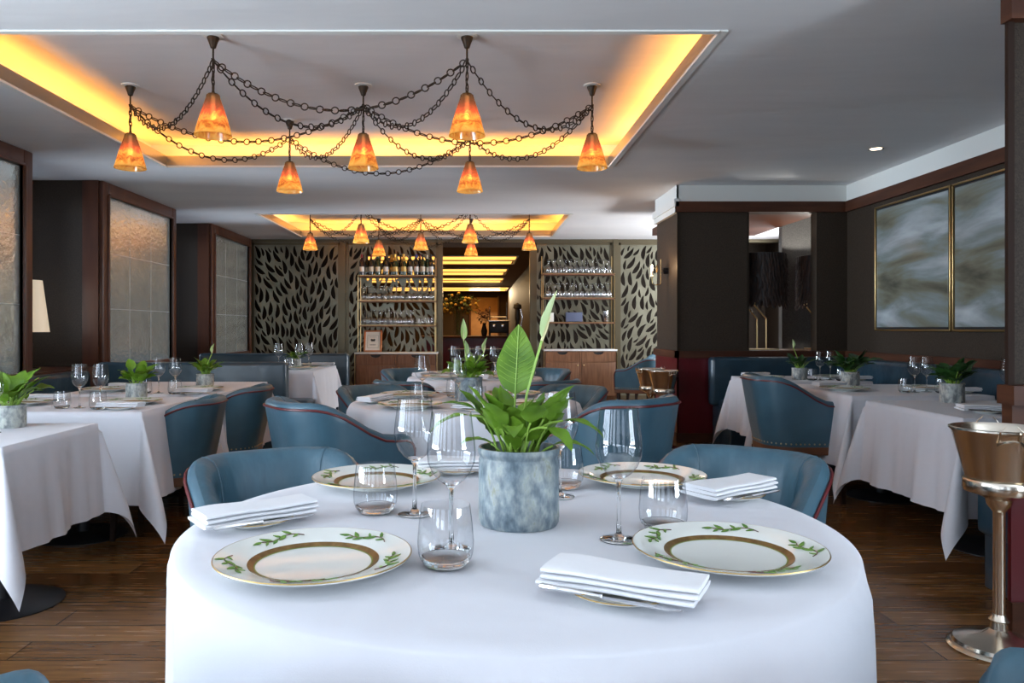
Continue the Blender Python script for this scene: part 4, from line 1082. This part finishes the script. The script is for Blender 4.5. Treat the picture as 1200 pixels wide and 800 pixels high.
def bottle(x, y, g, f, l_, champ, lb, sc_=1):
    if champ: pr = [(.001, 0), (.042, 0), (.044, .01), (.044, .14), (.036, .19), (.020, .235), (.015, .28), (.015, .30)]
    else: pr = [(.001, 0), (.035, 0), (.037, .008), (.037, .19), (.033, .212), (.017, .235), (.0145, .25), (.0145, .30)]
    o = MB().lathe(pr, 20).build('wine_bottle', GLS[g], None, 50, fixn=True); o.location = (x, y, ZL[2]); o.scale = (sc_*1.1, sc_*1.1, sc_*1.13)
    R = (.0445 if champ else .0375)
    MB().lathe([(R, .05), (R, .12)], 20).build('bottle_label', CR[l_], o, 50)
    if champ: MB().lathe([(.034, .2), (.0208, .238), (.0158, .28), (.018, .285), (.018, .305), (.001, .308)], 16).build('foil', FO[f], o, fixn=True)
    else: MB().lathe([(.0150, .245), (.0150, .302), (.001, .303)], 14).build('foil', FO[f], o, fixn=True)
    return tag(o, lb, 'bottle', 'wine bottles on the top shelf')
F = YB-.35; Bk = YB-.22
BT = [(-1.90, F, 'red', 'red', 'white', 0), (-1.83, Bk, 'dark', 'black', 'cream', 0), (-1.745, F, 'dark', 'red', 'cream', 0), (-1.66, Bk, 'dark', 'blue', 'cream', 0), (-1.635, F, 'green', 'green', 'cream', 0),
      (-1.53, Bk, 'red', 'red', 'white', 0), (-1.50, F, 'dark', 'black', 'white', 0), (-1.42, Bk, 'dark', 'gold', 'gold', 1), (-1.35, F, 'green', 'gold', 'gold', 1), (-1.27, Bk, 'dark', 'black', 'cream', 0), (-1.21, F, 'green', 'gold', 'gold', 1),
      (-1.13, Bk, 'green', 'cream', 'cream', 0), (-1.10, F, 'dark', 'black', 'white', 0), (-1.0, F, 'dark', 'blue', 'white', 0), (-.95, Bk, 'dark', 'red', 'cream', 0), (-.895, F, 'green', 'black', 'cream', 0), (-.83, Bk, 'green', 'cream', 'cream', 0), (-.76, F, 'dark', 'black', 'white', 0)]
ords = ['leftmost', 'second', 'third', 'fourth', 'fifth', 'sixth', 'seventh', 'eighth', 'ninth', 'tenth', 'eleventh', 'twelfth', 'thirteenth', 'fourteenth', 'fifteenth', 'sixteenth', 'seventeenth', 'rightmost']
for i, b_ in enumerate(BT):
    nm = 'gold-foiled champagne bottle' if b_[5] else '%s glass wine bottle with %s cap' % ({'dark': 'dark', 'green': 'green', 'red': 'deep red'}[b_[2]], b_[3])
    pos = ords[i]+(' on the top bottle shelf' if i in (0, 17) else ' from left on the top bottle shelf')
    bottle(*b_, nm+', '+pos)
# framed notice on the left counter
o = empty('framed_notice', (-1.72, YB-.35, .80)); rt = Matrix.Rotation(-.22, 4, 'X')
f = MB(); W_, H_ = .30, .37
for q in ((-W_/2, -W_/2+.03, 0, H_), (W_/2-.03, W_/2, 0, H_), (-W_/2, W_/2, 0, .03), (-W_/2, W_/2, H_-.03, H_)): f.rbox(q[0], q[1], -.01, .01, q[2], q[3], .003)
f.xf(rt).build('frame', M['copper'], o); MB().box(-W_/2+.02, W_/2-.02, -.004, .008, .02, H_-.02).xf(rt).build('paper', M['paper'], o)
p = MB()
for q in ((-.09, .09, .07, .073), (-.09, .09, .28, .283), (-.09, -.087, .07, .28), (.087, .09, .07, .28), (-.045, .045, .115, .119), (-.05, .05, .125, .129), (-.055, .055, .25, .253)): p.box(q[0], q[1], -.0052, -.004, q[2], q[3])
p.add([(x*.04, -.0052, .195+z*.028) for x, z in ((-1, .6), (-.5, 1), (0, .6), (.5, 1), (1, .6), (.8, -.4), (.3, -.7), (0, -.3), (-.3, -.7), (-.8, -.4))], [tuple(reversed(range(10)))])
p.xf(rt).build('printed_emblem', M['ink'], o, 0)
MB().box(-.02, .02, 0, .012, 0, .26).xf(Matrix.Rotation(.25, 4, 'X')).xf(Matrix.Translation((0, .13, 0))).build('easel_leg', M['dark_wood'], o)
tag(o, 'small copper-framed notice leaning on the left sideboard', 'picture frame')
o = MB().lathe([(.001, 0), (.035, 0), (.04, .01), (.048, .18), (.046, .18), (.036, .014), (.001, .012)], 20).build('metal_cup', M['steel'], None, fixn=True); o.location = (2.13, YB-.3, ZR[0])
tag(o, 'small steel cup on lowest shelf of the right unit', 'cup')
o = MB().rbox(-.05, .05, -.008, .008, 0, .15, .003).build('menu_card', M['paper'], None); o.location = (1.22, YB-.3, ZR[0]); tag(o, 'white card standing on the lowest shelf of the right unit', 'card')
o = MB().rbox(-.14, .14, -.03, .03, 0, .16, .008).build('storage_box', mat('slate_blue_card', (.10, .12, .2), .6), None); o.location = (1.62, YB-.16, ZR[0]); tag(o, 'slate blue box at the back of lowest right shelf', 'box')

# ------------------------------------------------------------------ lamps
def feather_lamp(x, y, z, label, power):
    o = empty('feather_lamp', (x, y, z)); r = random.Random(5)
    MB().rbox(-.16, .16, -.09, .09, 0, .012, .004).build('base', M['brass'], o)
    m_ = MB()
    for dx in (-.05, .05): m_.tube([(dx, 0, .01), (dx, 0, .33), (dx-.0, -.0, .34), (dx-.14, 0, .50), (0, 0, .56)], .009, 8)
    m_.build('pole', M['brass'], o)
    z0, z1, R = .52, 1.05, .25
    sh = MB().lathe([(R-.01, z0+.02), (R-.01, z1)], 40).build('lamp_shade', M['black'], o)
    f_ = MB()
    for ring in range(9):
        zz = z1-.005-ring*(z1-z0-.05)/8
        for q in range(54):
            a_ = 2*PI*(q+.5*(ring % 2))/54+r.uniform(-.03, .03); ln = r.uniform(.085, .13); out = r.uniform(.004, .03); wd = r.uniform(.012, .018)
            ux, uy = math.cos(a_), math.sin(a_); tx, ty = -uy, ux; tw = r.uniform(-.02, .02)
            vs = []
            for (s, k_) in ((0, .4), (.35, 1), (.75, .8), (1, .05)):
                rr = R+out*s*s+.003
                for sd in (-1, 0, 1): vs.append((ux*(rr+(.004 if sd == 0 else 0))+tx*(sd*wd*k_+tw*s), uy*(rr+(.004 if sd == 0 else 0))+ty*(sd*wd*k_+tw*s), zz-ln*s))
            fs = []
            for i in range(3):
                for j in range(2): fs.append((i*3+j, i*3+j+1, i*3+j+4, i*3+j+3))
            f_.add(vs, fs)
    f_.build('feather_cover', M['feather'], sh)
    l = bpy.data.lights.new('lamp_light', 'POINT'); l.energy = power; l.color = (1, .96, .9); l.shadow_soft_size = .03
    lo = bpy.data.objects.new('lamp_light', l); col.objects.link(lo); lo.location = (x, y, z+.93)
    MB().sphere((0, 0, .86), .03).build('bulb', emis('white_bulb', (1, .95, .85), 5), o)
    return tag(o, label, 'lamp', 'dark feather drum lamps')
struct('trim_15', MB().box(2.302, 3.9, YA+.141, YA+.75, .90, .96), M['walnut'])
feather_lamp(3.13, YA+.40, .961, 'brass table lamp with dark feather drum shade in the alcove opening', 5)
struct('trim_18', MB().box(2.302, 3.64, YA+.141, 10.2, 2.41, 2.50), M['wood_h'])
struct('trim_16', MB().box(3.905, 4.4, YA+.141, YA+.75, .0, .96), M['walnut'])
feather_lamp(3.90, 8.80, .961, 'second dark feather lamp, partly hidden behind right edge of the opening', 30)
# wall light on the pier
o = empty('wall_light', (2.11, 8.6, 1.83))
bp = MB().lathe([(.001, 0), (.035, 0), (.035, .05), (.001, .055)], 24); bp.xf(Matrix.Rotation(-PI/2, 4, 'Y')); bp.build('backplate', M['black'], o, fixn=True)
MB().tube([(-.05, 0, 0), (-.075, 0, 0), (-.075, 0, .13)], .005, 8).tube([(-.075, 0, .13), (-.075, 0, -.13), (-.085, 0, -.15), (-.11, -.02, -.155), (-.16, -.05, -.155), (-.18, -.06, -.145), (-.185, -.062, -.10), (-.185, -.062, -.06)], .005, 8).build('arm', M['brass'], o)
MB().lathe([(.012, -.06), (.013, .0)], 14, (-.185, -.062, 0)).lathe([(.001, -.06), (.02, -.062), (.012, -.05)], 14, (-.185, -.062, 0)).build('candle_sleeve', M['plug'], o)
MB().lathe([(.006, 0), (.014, .02), (.012, .04), (.004, .062), (.001, .066)], 14, (-.185, -.062, 0)).build('bulb', M['candle_bulb'], o)
rf = MB().lathe([(.001, 0), (.03, .002), (.045, .010)], 24); rf.xf(Matrix.Translation((-.115, -.02, .02)) @ Matrix.Rotation(-PI/2, 4, 'Y')); rf.build('reflector', M['brass'], o)
tag(o, 'brass candle wall light glowing on the side of the pier', 'wall light')
l = bpy.data.lights.new('candle_light', 'POINT'); l.energy = 4; l.color = (1, .6, .3); l.shadow_soft_size = .02
lo = bpy.data.objects.new('candle_light', l); col.objects.link(lo); lo.location = (1.87, 8.53, 1.87)
# lamp in the first niche
struct('trim_17', MB().box(-4.6, -3.80, 6.63, 7.85, .0, .81), M['wood'])
o = empty('table_lamp', (-4.17, 7.2, .811))
MB().lathe([(.001, 0), (.08, 0), (.08, .015), (.02, .03), (.015, .1), (.045, .18), (.05, .24), (.015, .3), (.01, .36)], 28).build('base', M['bronze'], o, 50, fixn=True)
MB().lathe([(.185, .35), (.125, .83)], 40).build('lamp_shade', M['linen_shade'], o)
tag(o, 'table lamp with cream tapered shade in the first left niche', 'lamp')
# ------------------------------------------------------------------ things in the far room
o = empty('bar_counter', (-.2, 16.3, 0))
MB().rbox(-1.0, 1.2, -.02, .62, .98, 1.03, .008).build('countertop', M['wood_h'], o); MB().box(-.95, 1.15, .03, .6, 0, .98).build('front_panel', M['red_panel'], o)
tag(o, 'dark red bar counter beyond the central opening', 'counter')
o = empty('flower_vase', (-.40, 16.5, 1.031))
MB().lathe([(.001, .0), (.09, 0), (.10, .03), (.09, .3), (.12, .42), (.118, .42)], 24).build('vase', M['glass'], o)
r = random.Random(9); fo, fl = MB(), MB()
for i in range(150):
    v = Vector((r.gauss(0, 1), r.gauss(0, 1), r.gauss(0, 1))).normalized()*r.uniform(.1, .30); v = Vector((v.x*1.5, v.y, v.z*.75+.68))
    leaf(fo, MB(), v, r.uniform(0, 6.28), r.uniform(-.5, 1.2), r.uniform(-1, .5), .01, .14, .05, n=5)
for i in range(26):
    v = Vector((r.gauss(0, 1), -abs(r.gauss(0, 1)), r.gauss(0, 1))).normalized()*.3; fl.sphere((v.x*1.45, v.y, v.z*.75+.68), .032, 6)
for i in range(9): fo.tube([(r.uniform(-.05, .05), r.uniform(-.05, .05), .02), (r.uniform(-.12, .12), 0, .55)], .005, 5)
fo.build('foliage', M['leaf_dark'], o, 80); fl.build('blossoms', mat('yellow_orange_petals', (.6, .25, .03), .6, c2=(.55, .42, .05), scale=3), o)
tag(o, 'big dark bouquet with orange flowers in glass vase on the far bar', 'flower vase')
o = empty('dried_flowers', (.15, 16.2, 1.031)); fo = MB()
MB().lathe([(.001, 0), (.05, 0), (.07, .1), (.03, .24), (.04, .27)], 20).build('vase', M['bronze'], o, fixn=True)
for i in range(120):
    v = Vector((r.gauss(0, 1), r.gauss(0, 1), r.gauss(0, 1))).normalized()*r.uniform(.04, .16); v = Vector((v.x, v.y, v.z+.42)); leaf(fo, MB(), v, r.uniform(0, 6.28), r.uniform(-.5, 1.2), r.uniform(-1, .5), .01, .08, .04, n=4)
for i in range(6): fo.tube([(0, 0, .1), (r.uniform(-.08, .08), 0, .4)], .004, 5)
fo.build('foliage', mat('dried_russet', (.06, .015, .008), .7, c2=(.12, .03, .012), scale=10), o, 80)
tag(o, 'russet dried bouquet beside the bar flowers in the far room', 'flower vase')
o = empty('espresso_machine', (.55, 16.5, 1.031))
MB().rbox(-.30, .12, -.2, .2, .06, .30, .02).build('body', M['black'], o); MB().rbox(-.32, .14, -.22, .22, .30, .33, .01).build('cup_tray', M['steel'], o)
MB().tube([(-.28, 0, .33), (-.28, 0, .62)], .012, 8).tube([(.08, 0, .33), (.08, 0, .72)], .014, 8).tube([(-.28, 0, .40), (.08, 0, .40)], .01, 8).build('rail', M['steel'], o)
MB().rbox(-.22, -.16, -.26, -.2, .18, .24, .01).rbox(-.04, .02, -.26, -.2, .18, .24, .01).build('group_head', M['steel'], o)
MB().box(-.30, -.26, -.18, -.14, 0, .07).box(.08, .12, -.18, -.14, 0, .07).box(-.30, -.26, .14, .18, 0, .07).box(.08, .12, .14, .18, 0, .07).build('feet', M['black'], o)
tag(o, 'black and chrome espresso machine on the far bar', 'coffee machine')
o = empty('slicer', (.86, 16.5, 1.031))
MB().rbox(-.09, .09, -.15, .15, 0, .06, .02).build('base', M['steel'], o); MB().lathe([(.05, .06), (.04, .3), (.06, .36), (.05, .55), (.09, .6), (.08, .66), (.001, .7)], 24).build('hopper', M['black'], o, fixn=True)
MB().tube([(.05, -.05, .06), (.1, -.08, .4), (.06, -.08, .56)], .012, 8).build('lever', M['steel'], o)
tag(o, 'tall dark coffee grinder at right end of the far bar', 'coffee grinder')
o.name = 'coffee_grinder'
o = empty('reception_desk', (.05, 13.6, 0))
MB().rbox(-.55, .70, -.12, .12, .80, .83, .005).build('desktop', M['black'], o); MB().box(-.53, .68, -.1, .1, 0, .80).build('front_panel', M['dark_wood'], o)
tag(o, 'low dark desk standing in the central opening', 'desk')
o = empty('wall_panel', (0, 31.95, 0)); MB().rbox(-.25, .85, -.03, 0, .6, 2.45, .01).build('panel', mat('gilded_plaster', (.42, .24, .11), .5, c2=(.30, .17, .08), scale=3, bump=.6), o)
MB().rbox(-.32, -.25, -.05, 0, .5, 2.5, .01).rbox(.85, .92, -.05, 0, .5, 2.5, .01).build('frame', M['wood'], o)
tag(o, 'golden textured wall panel at the end of the far room', 'wall panel')
area('panel_washer', (.3, 30.9, 2.6), (math.radians(-35), 0, 0), 1.2, .3, 110, (1, .75, .45))

# ------------------------------------------------------------------ labels of tableware: rank by place on each table
from collections import defaultdict
gr = defaultdict(list)
for r_ in reg: gr[(r_[1], r_[2])].append(r_)
OR = ['first', 'second', 'third', 'fourth', 'fifth', 'sixth']
for (kind, tb), L_ in gr.items():
    L_.sort(key=lambda q: q[0].location.x/q[0].location.y)
    n = len(L_)
    for i, (o, kd, t_, cat, grp) in enumerate(L_):
        if n == 1: w_ = ''
        elif n == 2: w_ = ('left-hand ', 'right-hand ')[i]
        elif i == 0: w_ = 'leftmost '
        elif i == n-1: w_ = 'rightmost '
        else: w_ = OR[i]+' from left, '
        tag(o, '%s%s, %s' % (w_, kd, tb), cat, grp)
